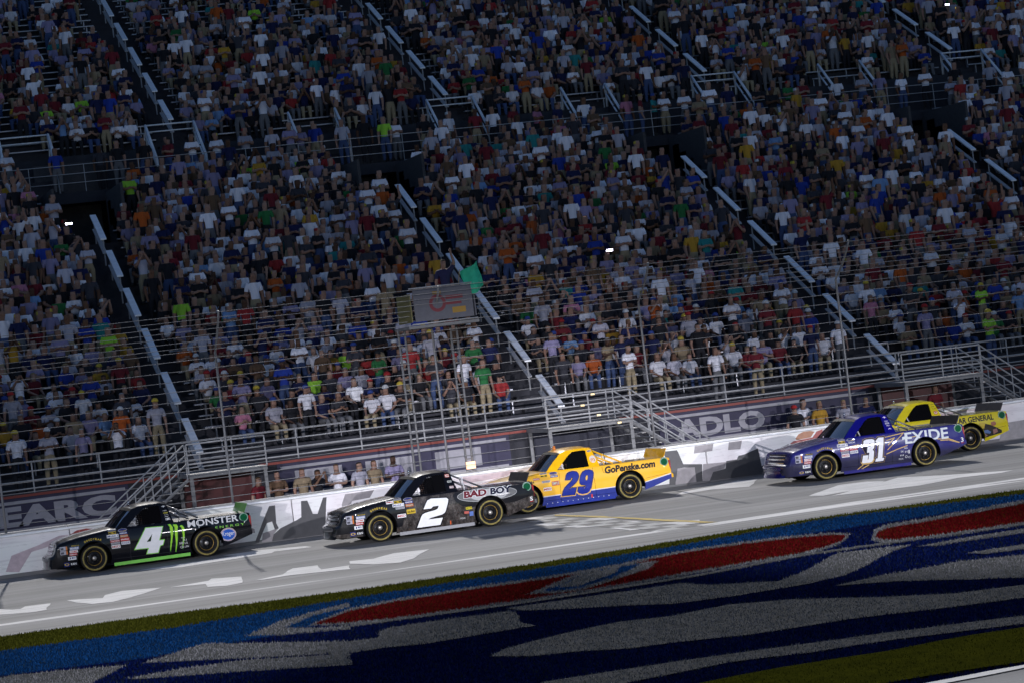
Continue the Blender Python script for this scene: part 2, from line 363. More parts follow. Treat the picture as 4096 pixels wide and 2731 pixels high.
# ---- white paint on the banked track
TP = lambda segs, m=M_WHITE, nm='track_marking', lift=.005: ppoly(nm, m, segs, lift, 'tr', track)
T_SHAPES = [
 [(P5, [(-200,1140),(0,1115),(60,1122),(130,1115),(150,1100),(310,1080),(280,1120),(200,1135),(60,1145),(-200,1160)])],
 [(P5, [(390,1065),(500,1055),(620,1050),(640,1030),(740,1005),(985,985),(880,1020),(700,1070),(560,1085)])],
 [(P5, [(1030,985),(1260,945),(1290,930),(1470,918),(1480,955),(1380,975),(1270,980),(1260,962)])],
 [(P5, [(1560,940),(1720,905),(1770,870),(1930,850),(1950,875),(2129,850),(2129,872),(1750,912),(1600,938)])],
 [(P5, [(820,885),(1000,855),(1300,812),(1500,782),(1700,752),(1650,775),(1400,815),(1100,862)])],
 [(P5, [(1350,790),(1600,755),(1850,733),(1900,738),(1700,762),(1500,790)])],
 [(P5, [(-200,1262),(0,1236),(470,1168),(400,1190),(200,1215),(0,1262),(-200,1290)])],
 [(P5, [(1870,1000),(2129,945),(2129,985),(1950,1003)])],
 [(P6, [(0,575),(150,560),(300,520),(530,495),(430,555),(330,585),(150,597),(0,592)])],
 [(P6, [(0,700),(500,615),(900,552),(1200,520),(1180,545),(1230,560),(500,650),(0,722)])],
 [(P6, [(1350,530),(1700,470),(2000,425),(2352,375),(2352,400),(1900,480),(1500,538)])],
 [(P6, [(1010,312),(1250,278),(1330,282),(1100,314)])],
 [(P6, [(1250,325),(1480,300),(1700,280),(1800,288),(1500,325),(1330,338)])],
 [(P6, [(1420,345),(1600,322),(1860,302),(1960,306),(1750,335),(1520,350)])],
 [(P6, [(1750,352),(1950,330),(2352,296),(2352,318),(2050,350),(1880,368)])],
 [(P6, [(2020,372),(2352,335),(2352,348),(2100,378)])],
 [(P7, [(0,302),(50,278),(250,242),(420,203),(560,192),(500,243),(250,262)])],
 [(P7, [(900,305),(1100,232),(1300,208),(1420,205),(1250,260),(1000,303)])],
 [(P7, [(1050,306),(1330,232),(1500,182),(1900,160),(2280,132),(2200,150),(1900,185),(1650,235),(1350,272)])],
 [(P7, [(80,532),(500,452),(900,392),(1300,342),(1700,290),(2000,242),(2351,202),(2700,150),(2700,205),(2351,255),(1900,302),(1950,275),(1500,330),(1000,400),(600,460),(200,532),(0,570),(0,547)])],
 [(P5, [(-200,1238),(0,1208),(1000,1071),(2129,916)]), (P6, [(1200,498),(2352,330)]), (P7, [(1200,345),(2351,183),(2700,134),(2700,143),(2351,193),(1200,355)]), (P6, [(2352,340),(1200,508)]), (P5, [(2129,925),(1000,1081),(0,1219),(-200,1249)])],
]
for i, s_ in enumerate(T_SHAPES): TP(s_, lift=.005+.0006*(i % 5))
TP([(P6, [(1380,261),(1700,272),(2352,305)]), (P7, [(290,482),(200,486)]), (P6, [(2352,317),(1700,282),(1380,270)])], M_YEL, lift=.012)
# start/finish chequers: short dark and white blocks across the track
cq0, cq1 = on_track(*P6(1300, 285)), on_track(*P6(2330, 345))
M_BLACKP = painted('track_black_paint', (.12,.12,.12), (.2,.2,.2)); M_WORN = painted('track_worn_white', (.38,.38,.37), (.22,.22,.22), .5)
for i in range(14):
    for j in range(2):
        t0, t1 = i/14, (i+1)/14
        a, b = cq0.lerp(cq1, t0), cq0.lerp(cq1, t1); e = Vector((.22, 0, 0))
        o_ = Vector((-.5+.44*j, 0, .009)); up = lambda q: Vector((q.x, q.y, tz(q.y)))
        q = [up(a)+o_-e, up(a)+o_+e, up(b)+o_+e, up(b)+o_-e]
        mb = MB(); mb.add(q, [(3,2,1,0)]); mb.build('chequer', M_WORN if (i+j) % 2 else M_BLACKP, track)

# ================================================================== OUTER WALL
g = NT('wall_white_paint', .55)
a_ = g.noise(.35, (1, 1, 1), 3); b_ = g.noise(14, (.25, 1, 1), 6); c_ = g.noise(2.2, (.12, 1, 3), 5); X_ = g.xyz()
col = g.ramp(a_, [(.35, (.74,.68,.70)), (.5, (.82,.79,.8)), (.65, (.78,.81,.77))])
col = g.mix(g.ramp(c_, [(.55, (0,0,0)), (.75, (.5,.5,.5))]), col, (.33,.29,.31))
col = g.mix(g.ramp(b_, [(.55, (0,0,0)), (.75, (.35,.35,.35))]), col, (.2,.18,.19))
sc = g.math('LESS_THAN', X_[2], .1); col = g.mix(g.math('MULTIPLY', sc, .85), col, (.05,.05,.055))  # dark band at the wall foot: shadow gap painted into the colour
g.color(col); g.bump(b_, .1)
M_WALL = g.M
wall = thing('track_wall', 'white painted barrier wall with dark letters along outer edge of track', 'barrier', (20, 0, 0))
for i in range(-7, 13):
    x0 = 20+i*6-20
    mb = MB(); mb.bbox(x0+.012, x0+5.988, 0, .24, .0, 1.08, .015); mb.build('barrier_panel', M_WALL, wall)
    mb = MB(); mb.bbox(x0+.004, x0+5.996, .28, .74, 0, 1.17, .02); mb.build('concrete_block', conc_l, wall)
mb = MB(); mb.tube([(-62+20,-.02,1.1),(98,-.02,1.1)], .035, 8); mb.build('top_rail', rail_m, wall, True)
def M_flat(nm, c, r=.5): return mat(nm, c, r, var=.18, vscale=5)
K1 = M_flat('wall_letter_shade_black', (.055,.055,.06)); K2 = M_flat('wall_letter_grey', (.27,.25,.26)); K3 = M_flat('wall_red', (.3,.045,.04)); K4 = M_flat('wall_orange', (.36,.15,.07)); K5 = M_flat('wall_pink', (.5,.4,.43))
def wpoly(nm, m, pts, y=-.005):
    W_ = [on_y(*p, y) for p in pts]
    for w in W_: w.z = min(max(w.z, .02), 1.055)
    vs, tr = tess([[(w.x, w.z) for w in W_]]); mb = MB(); mb.add([(w.x-20, w.y, w.z) for w in W_], tr)
    o = mb.build(nm, m, wall); bm = bmesh.new(); bm.from_mesh(o.data); bmesh.ops.recalc_face_normals(bm, faces=bm.faces)
    if bm.faces and sum(f.normal.y for f in bm.faces) > 0: bmesh.ops.reverse_faces(bm, faces=bm.faces)
    bm.to_mesh(o.data); bm.free(); return o
Q = Zc(850, 1750, 2.94)
wpoly('letter_or_shade', K1, [Q(*p) for p in [(500,1225),(600,960),(665,800),(735,790),(750,1000),(780,1060),(735,1080),(700,980),(640,1000),(600,1090),(545,1228)]])
wpoly('letter_or_shade', K1, [Q(*p) for p in [(700,1215),(720,1130),(800,1060),(990,965),(1045,930),(1040,740),(1115,735),(1180,890),(1235,890),(1300,700),(1342,695),(1335,800),(1330,1140)]])
wpoly('letter_or_shade', K2, [Q(*p) for p in [(590,1120),(780,1055),(720,1130),(700,1215),(580,1228)]], -.004)
wpoly('letter_or_shade', K2, [Q(*p) for p in [(1520,780),(1560,660),(1900,610),(1850,700),(1640,740),(1610,830),(1530,890)]])
wpoly('letter_or_shade', K2, [Q(*p) for p in [(1330,1000),(1350,870),(1450,850),(1420,1000),(1400,1120),(1335,1130)]])
Q = Zc(2400, 1500, 2.851)
wpoly('letter_or_shade', K1, [Q(*p) for p in [(700,870),(880,850),(950,1010),(1165,1010),(1170,1205),(1100,1212),(1080,1045),(960,1050),(885,1060),(860,1245),(790,1250),(800,1000)]])
wpoly('letter_or_shade', K2, [Q(*p) for p in [(880,1060),(1090,1040),(1100,1212),(862,1245)]], -.004)
wpoly('letter_or_shade', K1, [Q(*p) for p in [(1250,1200),(1290,1100),(1430,1060),(1440,975),(1560,955),(1580,915),(1640,900),(1800,830),(1855,1080),(1850,1140)]])  # large dark shape low on the wall
wpoly('letter_or_shade', K2, [Q(*p) for p in [(1170,1200),(1175,1010),(1440,985),(1420,1060),(1290,1100),(1250,1200)]], -.004)
wpoly('letter_or_shade', K2, [Q(*p) for p in [(1080,800),(1290,770),(1280,860),(1070,890)]], -.004)
wpoly('letter_or_shade', K2, [Q(*p) for p in [(1470,760),(1620,740),(1600,840),(1460,850)]], -.004)
Q = Zc(3040, 1640, 5.227)
wpoly('letter_or_shade', K4, [Q(*p) for p in [(740,590),(800,500),(900,430),(1050,410),(1140,440),(1060,560),(760,620)]])
wpoly('letter_or_shade', K3, [Q(*p) for p in [(620,700),(700,640),(1100,560),(1180,440),(1300,380),(1330,500),(1200,680),(800,720)]], -.006)
wpoly('letter_or_shade', K5, [Q(*p) for p in [(1180,440),(1280,360),(1480,320),(1400,480),(1330,500),(1300,380)]], -.004)
wpoly('letter_or_shade', K1, [Q(*p) for p in [(10,1180),(120,1110),(150,930),(240,860),(600,700),(560,900),(180,1200),(60,1300)]], -.006)  # shadow of the number 31 truck, painted on the wall as a dark shape
Q = Zc(0, 1750, 2.613)
wpoly('letter_or_shade', K3, [Q(*p) for p in [(730,1010),(800,965),(900,945),(1060,950),(1090,990),(900,1015)]])
wpoly('letter_or_shade', K5, [Q(*p) for p in [(60,1400),(120,1230),(400,1120),(620,1020),(720,1010),(520,1130),(330,1190),(200,1400)]], -.004)
wpoly('letter_or_shade', K2, [Q(*p) for p in [(1000,1010),(1130,900),(1260,880),(1180,960),(1100,1010)]], -.004)
Q = Zc(1850, 1450, 2.94)
wpoly('letter_or_shade', K2, [Q(*p) for p in [(620,1250),(700,1260),(860,1320),(760,1330)]], -.004)
wpoly('letter_or_shade', K5, [Q(*p) for p in [(0,1320),(300,1270),(620,1240),(500,1340),(0,1420)]], -.004)
Q = Zc(3640, 1590, 5.6)
wpoly('letter_or_shade', K2, [Q(*p) for p in [(2060,620),(2120,560),(2900,430),(2900,840),(2000,960)]])
wpoly('letter_or_shade', K5, [Q(*p) for p in [(560,290),(1500,160),(1490,270),(600,420)]], -.004)

# ================================================================== CATCH FENCE
fence = thing('catch_fence', 'tall steel catch fence of posts and cables above the white wall', 'fence', (20, .5, 1.17))
fp = lambda s: (0, 0, s) if s < 4.1 else (0, -1.35*math.sin((s-4.1)/1.9*1.15)*1.0, 4.1+ (s-4.1)*.55)
mb = MB(); mb.tube([fp(s) for s in (0, 1, 2.5, 4.1, 4.6, 5.1, 5.6, 6.0)], .034, 6)
cable_m = mat('cable_steel', (.2,.2,.21), .6, metal=.3)
pm = mb.build('post', cable_m, fence, True, (-38, 0, 0))
for i in range(1, 17):
    o = pm.copy(); COL.objects.link(o); o.location = (-38+i*6.1, 0, 0)
heights = [.18+.27*i for i in range(15)]+[4.25, 4.45, 4.7, 4.95, 5.2, 5.45, 5.7, 5.95]
mb = MB(); mb.tube([(-60,0,0),(90,0,0)], .0078, 5); c0 = mb.build('cable', cable_m, fence, True)
for i, h in enumerate(heights):
    o = c0 if i == 0 else c0.copy()
    if i: COL.objects.link(o)
    p = fp(h); o.location = (0, p[1]-.062, p[2])
# ================================================================== GRANDSTANDS
AIS_L = [1.6, 12.5, 23.45, 34.4, 45.2, 56.0]         # lower aisles
AIS_U = [5.9, 16.9, 27.75, 38.6, 49.5, 60.3]          # upper aisles
XS0, XS1 = -8.0, 68.0
ROWD, ROWH = .7, .35
LOW = [(6.6+ROWD*r, 2.42+ROWH*r) for r in range(27)]  # (front edge Y, floor Z); last ends at 25.8
UPP = [(28.6+ROWD*r, 13.5+ROWH*r) for r in range(26)]
def cut(ints, a, b):
    out = []
    for x0, x1 in ints:
        if b <= x0 or a >= x1: out.append((x0, x1)); continue
        if a > x0: out.append((x0, a))
        if b < x1: out.append((b, x1))
    return out
VOM_R = 22                                            # from this row the aisle is a tunnel mouth
lower = thing('lower_grandstand', 'lower concrete grandstand terraces with long metal benches and aisle handrails', 'grandstand', (30, 6, 0))
upper = thing('upper_grandstand', 'upper concrete grandstand terraces above the cross walkway', 'grandstand', (30, 28, 0))
def loc_build(mb, name, m, par, smooth=False):
    o = mb.build(name, m, par, smooth); o.location = tuple(-c for c in par.location); return o
mb = MB()
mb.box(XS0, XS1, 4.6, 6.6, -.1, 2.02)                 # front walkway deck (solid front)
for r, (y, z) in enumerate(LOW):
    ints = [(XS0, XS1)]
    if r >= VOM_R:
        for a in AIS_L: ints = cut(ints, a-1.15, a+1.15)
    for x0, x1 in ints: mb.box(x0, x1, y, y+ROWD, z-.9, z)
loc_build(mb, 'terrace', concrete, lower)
for a in AIS_L:                                        # half steps in the aisles
    mb = MB()
    for r, (y, z) in enumerate(LOW[:VOM_R]): mb.box(a-.55, a+.55, y-.33, y-.002, z-.35, z-.175)
    loc_build(mb, 'aisle_steps', concrete, lower)
# tunnel mouths at the top of the lower aisles
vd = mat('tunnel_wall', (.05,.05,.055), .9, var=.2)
for a in AIS_L:
    yv, zv = LOW[VOM_R]; mb = MB()
    mb.box(a-1.15, a+1.15, yv, 27.5, zv-.5, zv-.4); mb.box(a-1.15, a+1.15, 27.3, 27.5, zv-.4, 13.2)
    for s in (-1, 1): mb.box(a+s*1.2-.05, a+s*1.2+.05, yv, 25.9, zv-.4, LOW[-1][1]+.35)
    loc_build(mb, 'tunnel_mouth', vd, lower)
# benches: one plank per row and section, on the riser edge
def planks(par, rows, aisles, half, vom=None):
    for r, (y, z) in enumerate(rows):
        ints = [(XS0, XS1)]
        for a in aisles: ints = cut(ints, a-(1.3 if vom is not None and r >= vom else half), a+(1.3 if vom is not None and r >= vom else half))
        for x0, x1 in ints:
            if x1-x0 < .5: continue
            mb = MB(); mb.bbox(x0+.05, x1-.05, y+.27, y+.50, z+.40, z+.445, .008)
            x = x0+.4
            while x < x1: mb.box(x-.02, x+.02, y+.32, y+.45, z, z+.40); x += 1.8
            loc_build(mb, 'bench', alu, par)
planks(lower, LOW, AIS_L, .62, VOM_R); planks(upper, UPP, AIS_U, .62)
# cross walkway and its rails
walk = thing('cross_walkway', 'concrete cross walkway with guard rail between lower and upper grandstand', 'walkway', (30, 26, 12))
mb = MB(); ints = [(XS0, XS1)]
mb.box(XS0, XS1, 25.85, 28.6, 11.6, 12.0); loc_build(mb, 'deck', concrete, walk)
mb = MB(); ints = [(XS0, XS1)]
HX = [5.5*k+11.0+.25 for k in range(-2, 9)]
for h in HX: ints = cut(ints, h-.9, h+.9)
for x0, x1 in ints: mb.box(x0, x1, 27.75, 28.598, 12.004, 13.5)
loc_build(mb, 'parapet', concrete, upper)
for zz in (12.35, 12.68, 13.0):
    mb = MB(); mb.tube([(XS0,25.92,zz),(XS1,25.92,zz)], .015, 6); loc_build(mb, 'rail', rail_d, walk, True)
for i in range(38):
    mb = MB(); mb.tube([(XS0+1+i*2,25.92,11.9),(XS0+1+i*2,25.92,13.0)], .014, 5); loc_build(mb, 'rail_post', rail_d, walk)
mb = MB(); mb.box(XS0, XS1, 46.8, 47.2, 21.0, 23.4)
for r, (y, z) in enumerate(UPP): mb.box(XS0, XS1, y, y+ROWD, z-.9, z)
loc_build(mb, 'terrace', concrete, upper)
for a in AIS_U:
    mb = MB()
    for r, (y, z) in enumerate(UPP): mb.box(a-.55, a+.55, y-.33, y-.002, z-.35, z-.175)
    loc_build(mb, 'aisle_steps', concrete, upper)
# handrails: two rails and posts per segment; parts of the stands
def handrail(par, x, y0, y1, zf, w=.034):
    P = lambda y, h: (x, y, zf(y)+h)
    def plank(h, hw, th):
        mb = MB(); a, b = P(y0, h), P(y1, h)
        mb.add([(x+sx*hw, q[1], q[2]+dz) for q in (a, b) for sx in (-1, 1) for dz in (0, th)], [(0,2,3,1),(4,5,7,6),(0,4,6,2),(1,3,7,5),(0,1,5,4),(2,6,7,3)]); return mb
    t = loc_build(plank(.93, w, .05), 'handrail', rail_m, par)
    o = plank(.45, w*.7, .04).build('mid_rail', rail_d, t)
    for y in (y0+.1, y1-.1):
        mb = MB(); mb.tube([P(y, .0), P(y, .94)], .025, 5); mb.build('post', rail_d, t)
zl = lambda y: 2.42+.5*(y-6.6); zu = lambda y: 13.5+.5*(y-28.6)
for a in AIS_L:
    y = 4.95
    while y+2.1 < 22.3: handrail(lower, a, y, y+1.95, zl, .105); y += 2.9
for a in AIS_U:
    y = 29.0
    while y+2.1 < 46: handrail(upper, a, y, y+1.95, zu, .105); y += 2.9
for k, h in enumerate(HX):                            # short stairs from the walkway up to the upper deck, with U-shaped rails
    mb = MB()
    for j in range(5): mb.box(h-.85, h+.85, 26.9+.34*j, 28.6, 12.0, 12.3+.3*j)
    loc_build(mb, 'short_stair', concrete, upper)
    zz = lambda y: 12.1+(y-26.8)*.78
    for s in (-.92, .92):
        mb = MB(); pts = [(h+s, 26.75, 12.05), (h+s, 26.75, 13.0), (h+s, 28.55, 14.45), (h+s, 28.55, 13.55)]
        mb.tube(pts, .055, 7); t = loc_build(mb, 'handrail', rail_m, upper, True)
        mb = MB(); mb.tube([(h+s, 26.75, 12.6), (h+s, 28.55, 14.05)], .038, 6); mb.build('mid_rail', rail_m, t, True)
    if k % 2 == 1 or k == 2:
        mb = MB(); mb.tube([(h-.92, 28.56, 14.45), (h+.92, 28.56, 14.45)], .032, 6); mb.tube([(h-.92, 28.56, 14.2), (h+.92, 28.56, 14.2)], .026, 6)
        loc_build(mb, 'cross_rail', rail_m, upper, True)
# unseen suite building above the frame, added to keep the sun off the stands
suite = thing('suite_sun_block', 'unseen suite building added behind the upper grandstand to block the sun', 'building', (30, 52, 0))
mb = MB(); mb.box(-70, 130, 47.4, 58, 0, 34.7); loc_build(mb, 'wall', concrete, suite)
gl = mat('suite_glass', (.02,.025,.03), .08)
for i in range(12):
    mb = MB(); mb.box(-62+i*15.5, -62+i*15.5+13, 47.32, 47.39, 26, 33); loc_build(mb, 'window', gl, suite)
# ---- front of the lower stand: railing, fascia banners, platforms and stairs
front = thing('walkway_railing', 'steel guard railing along the front walkway of the lower grandstand', 'railing', (30, 4.7, 2.02))
for zz, r_ in ((2.88, .03), (2.62, .022), (2.36, .022), (2.14, .022)):
    mb = MB(); mb.tube([(XS0,4.72,zz),(XS1,4.72,zz)], r_, 6); loc_build(mb, 'rail', rail_d, front, True)
for i in range(40):
    mb = MB(); mb.tube([(XS0+.5+i*1.9,4.72,2.02),(XS0+.5+i*1.9,4.72,2.88)], .022, 5); loc_build(mb, 'rail_post', rail_d, front)
purple = mat('banner_purple', (.022,.019,.05), .7, var=.2, vscale=3); bwhite = mat('banner_white', (.28,.27,.3), .7, var=.15, vscale=3)
redp = mat('panel_red', (.06,.006,.007), .6, var=.25, vscale=3); redl = mat('edge_red', (.2,.03,.02), .6)
mb = MB(); mb.box(XS0, XS1, 4.54, 4.598, 1.93, 2.0); loc_build(mb, 'red_edge', redl, lower)
FONTC = {}
def text_mesh(body, off=0.0, res=3, shear=0):
    k = (body, off, shear)
    if k in FONTC: return FONTC[k]
    cu = bpy.data.curves.new('txt', 'FONT'); cu.body = body; cu.offset = off; cu.resolution_u = res; cu.fill_mode = 'FRONT'; cu.shear = shear
    o = bpy.data.objects.new('txt', cu); COL.objects.link(o); bpy.context.view_layer.update()
    me = bpy.data.meshes.new_from_object(o.evaluated_get(bpy.context.evaluated_depsgraph_get()))
    V = [tuple(v.co[:2]) for v in me.vertices]; F = [tuple(p.vertices) for p in me.polygons]
    bpy.data.objects.remove(o); bpy.data.curves.remove(cu); bpy.data.meshes.remove(me)
    x0 = min(v[0] for v in V); x1 = max(v[0] for v in V); y0 = min(v[1] for v in V); y1 = max(v[1] for v in V)
    V = [((a-x0)/(x1-x0), (b-y0)/(y1-y0)) for a, b in V]
    FONTC[k] = (V, F); return FONTC[k]
def wall_text(body, x0, x1, z0, z1, y, m, par, name='lettering', off=.02):
    V, F = text_mesh(body, off); mb = MB(); mb.add([(x0+u*(x1-x0), y, z0+v*(z1-z0)) for u, v in V], F)
    return loc_build(mb, name, m, par)
for x0, x1, txt, lb in ((5.4, 10.3, 'EARC', 'purple banner with big white letters on stand front ahead of number 4 truck'), (14.6, 21.6, '', 'purple and white banner on stand front behind the flag stand legs'), (26.3, 33.2, 'ADLO', 'purple banner with big white letters on stand front behind the number 31 truck'), (38.6, 45.5, '', 'purple and white banner on stand front beyond the stair behind the yellow truck')):
    b = thing('fascia_banner', lb, 'banner', ((x0+x1)/2, 4.58, 1.1), group='banners on the grandstand front')
    mb = MB(); mb.box(x0, x1, 4.56, 4.585, .95, 1.92); loc_build(mb, 'sheet', purple, b)
    mb = MB(); mb.box(x0+.1, x1-.1, 4.553, 4.559, 1.76, 1.84); mb.box(x0+.1, x1-.1, 4.553, 4.559, 1.0, 1.07); loc_build(mb, 'white_border', bwhite, b)
    if txt: wall_text(txt, x0+1.2 if x0 < 10 else x0+.5, x0+4.5 if x0 < 10 else x0+3.4, 1.12, 1.7, 4.555, bwhite, b, off=.05)
    else:
        for k in range(3):
            mb = MB(); mb.box(x0+.5+k*2.1, x0+1.9+k*2.1, 4.553, 4.559, 1.14, 1.68); loc_build(mb, 'white_panel', bwhite, b)
wood = mat('stair_metal', (.3,.29,.28), .5, metal=.4, var=.2)
for a, s in ((12.4, -1), (23.35, 1), (34.6, 1)):
    near = {12.4: 'left-hand side of the flag stand, behind the number 4 truck', 23.35: 'above the number 29 truck', 34.6: 'above the yellow truck'}[a]
    pl = thing('stair_platform', {12.4: 'raised steel platform with open dark underside behind the number 4 truck cab', 23.35: 'raised steel platform with open dark underside above the number 29 truck', 34.6: 'raised steel platform with dark red underside above the rearmost yellow truck'}[a], 'platform', (a, 3.4, 0))
    x0, x1 = (a-.7, a+1.5) if s < 0 else (a-1.2, a+1.4)
    mb = MB(); mb.box(x0, x1, 2.3, 4.52, 1.9, 2.02); loc_build(mb, 'deck', frame_g, pl)
    for x in (x0+.06, x1-.06):
        for y in (2.4, 4.4):
            mb = MB(); mb.box(x-.05, x+.05, y-.05, y+.05, .006, 1.898); loc_build(mb, 'leg', frame_g, pl)
    for zz in (2.3, 2.55, 2.85):
        mb = MB(); mb.tube([(x0,2.34,zz),(x1,2.34,zz)], .025, 6); loc_build(mb, 'rail', rail_d, pl, True)
    for x in (x0, (x0+x1)/2, x1):
        mb = MB(); mb.tube([(x,2.34,2.02),(x,2.34,2.85)], .022, 5); loc_build(mb, 'rail_post', rail_d, pl)
    mb = MB(); mb.box(x0+.12, x1-.12, 4.3, 4.34, .1, 1.88); loc_build(mb, 'back_panel', redp if a != 23.35 else mat('panel_navy', (.006,.007,.02), .7), pl)
    st = thing('access_stair', {12.4: 'steel stair with slanting rails going down from platform behind the number 4 truck', 23.35: 'steel stair with slanting rails going down behind the tail of the number 29 truck', 34.6: 'steel stair with slanting rails going down behind the yellow truck tail'}[a], 'stair', (a+s*2.6, 3.0, 0))
    xa = x0-.03 if s < 0 else x1+.03; n = 10; run = 2.5
    for i in range(n):
        z = 1.9-(i+1)*1.9/(n+1); x = xa+s*(i+.5)*run/n
        mb = MB(); mb.box(x-.13, x+.13, 2.5, 4.0, z-.03, z); loc_build(mb, 'step', wood, st)
    for y in (2.47, 4.03):
        mb = MB(); mb.tube([(xa, y, 1.86), (xa+s*run, y, .03)], .05, 6); loc_build(mb, 'stringer', frame_g, st)
        for h in (.35, .6, .9):
            mb = MB(); mb.tube([(xa, y, 1.95+h), (xa+s*run, y, .06+h)], .024, 6); loc_build(mb, 'handrail', rail_d, st, True)
        for t in (.0, .2, .4, .6, .8, 1.0):
            mb = MB(); mb.tube([(xa+s*run*t, y, 1.86-1.82*t), (xa+s*run*t, y, 2.83-1.87*t)], .018, 5); loc_build(mb, 'baluster', rail_d, st)
# lit lamps on the platforms
lampm = mat('lamp_warm', (.8,.6,.3), .4, emit=(1,.72,.3), estr=1.0); lampc = mat('lamp_housing', (.2,.2,.2), .5)
for i, (px, py, Y, lb) in enumerate(((2370,1575,2.2,'upper'), (2330,1620,2.2,'middle'), (2395,1658,2.2,'lower'), (2478,1688,2.2,'end'))):
    p = on_y(px, py, 2.25); t = thing('bulkhead_lamp', f'{["topmost", "second highest", "third highest", "lowest"][i]} small warm lamp on the platform railing above number 29 truck', 'lamp', p, group='lamps on the platform railing')
    mb = MB(); mb.bbox(-.07, .07, .0, .06, -.035, .035, .008); mb.build('housing', lampc, t)
    mb = MB(); mb.box(-.055, .055, -.02, -.002, -.022, .022); mb.build('lens', lampm, t)
# ================================================================== FLAG STAND
fs = thing('flag_stand', 'flag stand on two steel legs with white emblem panel above the wall', 'flag stand', (18.7, .95, 0))
for x in (17.85, 19.35):
    mb = MB()
    for dx in (-.09, .09): mb.tube([(x+dx, 1.0, .006), (x+dx, 1.0, 5.3)], .032, 6)
    for i in range(17): mb.tube([(x-.09, 1.0, .3+i*.3), (x+.09, 1.0, .3+i*.3)], .018, 5)
    loc_build(mb, 'leg', frame_g, fs, True)
mb = MB(); mb.box(17.75, 19.75, -.35, 1.3, 5.24, 5.32); loc_build(mb, 'deck', frame_g, fs)
white_p = mat('panel_white', (.1,.1,.12), .6, var=.12)
mb = MB(); mb.box(17.95, 19.62, -.36, -.33, 5.42, 6.3); pn = loc_build(mb, 'front_panel', white_p, fs)
mb = MB(); mb.box(19.68, 19.71, -.3, 1.2, 5.42, 6.2); loc_build(mb, 'side_panel', white_p, fs)
mb = MB(); mb.box(17.86, 17.89, -.3, 1.2, 5.42, 6.2); loc_build(mb, 'side_panel', mat('panel_olive', (.16,.14,.05), .6), fs)
for zz in (5.36, 6.34):
    mb = MB(); mb.tube([(17.85,-.36,zz),(19.72,-.36,zz)], .02, 6); loc_build(mb, 'rail', rail_d, fs, True)
def disc(mb, cx, y, cz, rx, rz, n=28, r0=0, mi=0):
    if r0: 
        A = [(cx+rx*math.cos(2*math.pi*i/n), y, cz+rz*math.sin(2*math.pi*i/n)) for i in range(n)]; B = [(cx+rx*r0*math.cos(2*math.pi*i/n), y, cz+rz*r0*math.sin(2*math.pi*i/n)) for i in range(n)]
        mb.add(A+B, [(i, (i+1)%n, n+(i+1)%n, n+i) for i in range(n)], mi)
    else: mb.add([(cx+rx*math.cos(2*math.pi*i/n), y, cz+rz*math.sin(2*math.pi*i/n)) for i in range(n)], [tuple(range(n))], mi)
mb = MB(); disc(mb, 18.62, -.363, 5.87, .24, .24, r0=.62); mb.box(18.86, 19.35, -.366, -.362, 5.95, 6.05); mb.box(18.86, 19.3, -.366, -.362, 5.8, 5.88); loc_build(mb, 'emblem', mat('emblem_red', (.16,.02,.03), .6), fs)
mb = MB(); mb.box(19.02, 19.4, -.367, -.362, 5.56, 5.72); mb.box(18.5, 18.75, -.367, -.364, 6.12, 6.2); loc_build(mb, 'emblem', mat('emblem_gold', (.3,.17,.02), .6), fs)
mb = MB(); mb.box(19.22, 19.48, .86, .93, 1.22, 1.42); loc_build(mb, 'warm_lamp', mat('lamp_orange', (.8,.5,.3), .4, emit=(1,.6,.35), estr=1.1), fs)
# green flag
gf = thing('green_flag', 'green flag on a short stick waved from the flag stand', 'flag', (19.35, -.2, 6.15))
mb = MB(); N = 10; Pg = []
for i in range(N+1):
    u = i/N; row = []
    for j in range(7):
        v = j/6; row.append((.12+u*.5+.16*v-.1, -.12+.09*math.sin(u*6+v*2.2)+.05*math.sin(v*7), .52-.62*v+.28*u*u-.12*u*v+.03*math.sin(u*5+v*3)))
    Pg.append(row)
mb.grid(Pg); mb.build('cloth', mat('flag_green', (.02,.42,.24), .7, var=.2), gf, True)
mb = MB(); mb.tube([(-.12,0,-.3),(.02,-.1,.58)], .012, 5); mb.build('stick', mat('stick_wood', (.3,.22,.12), .6), gf)
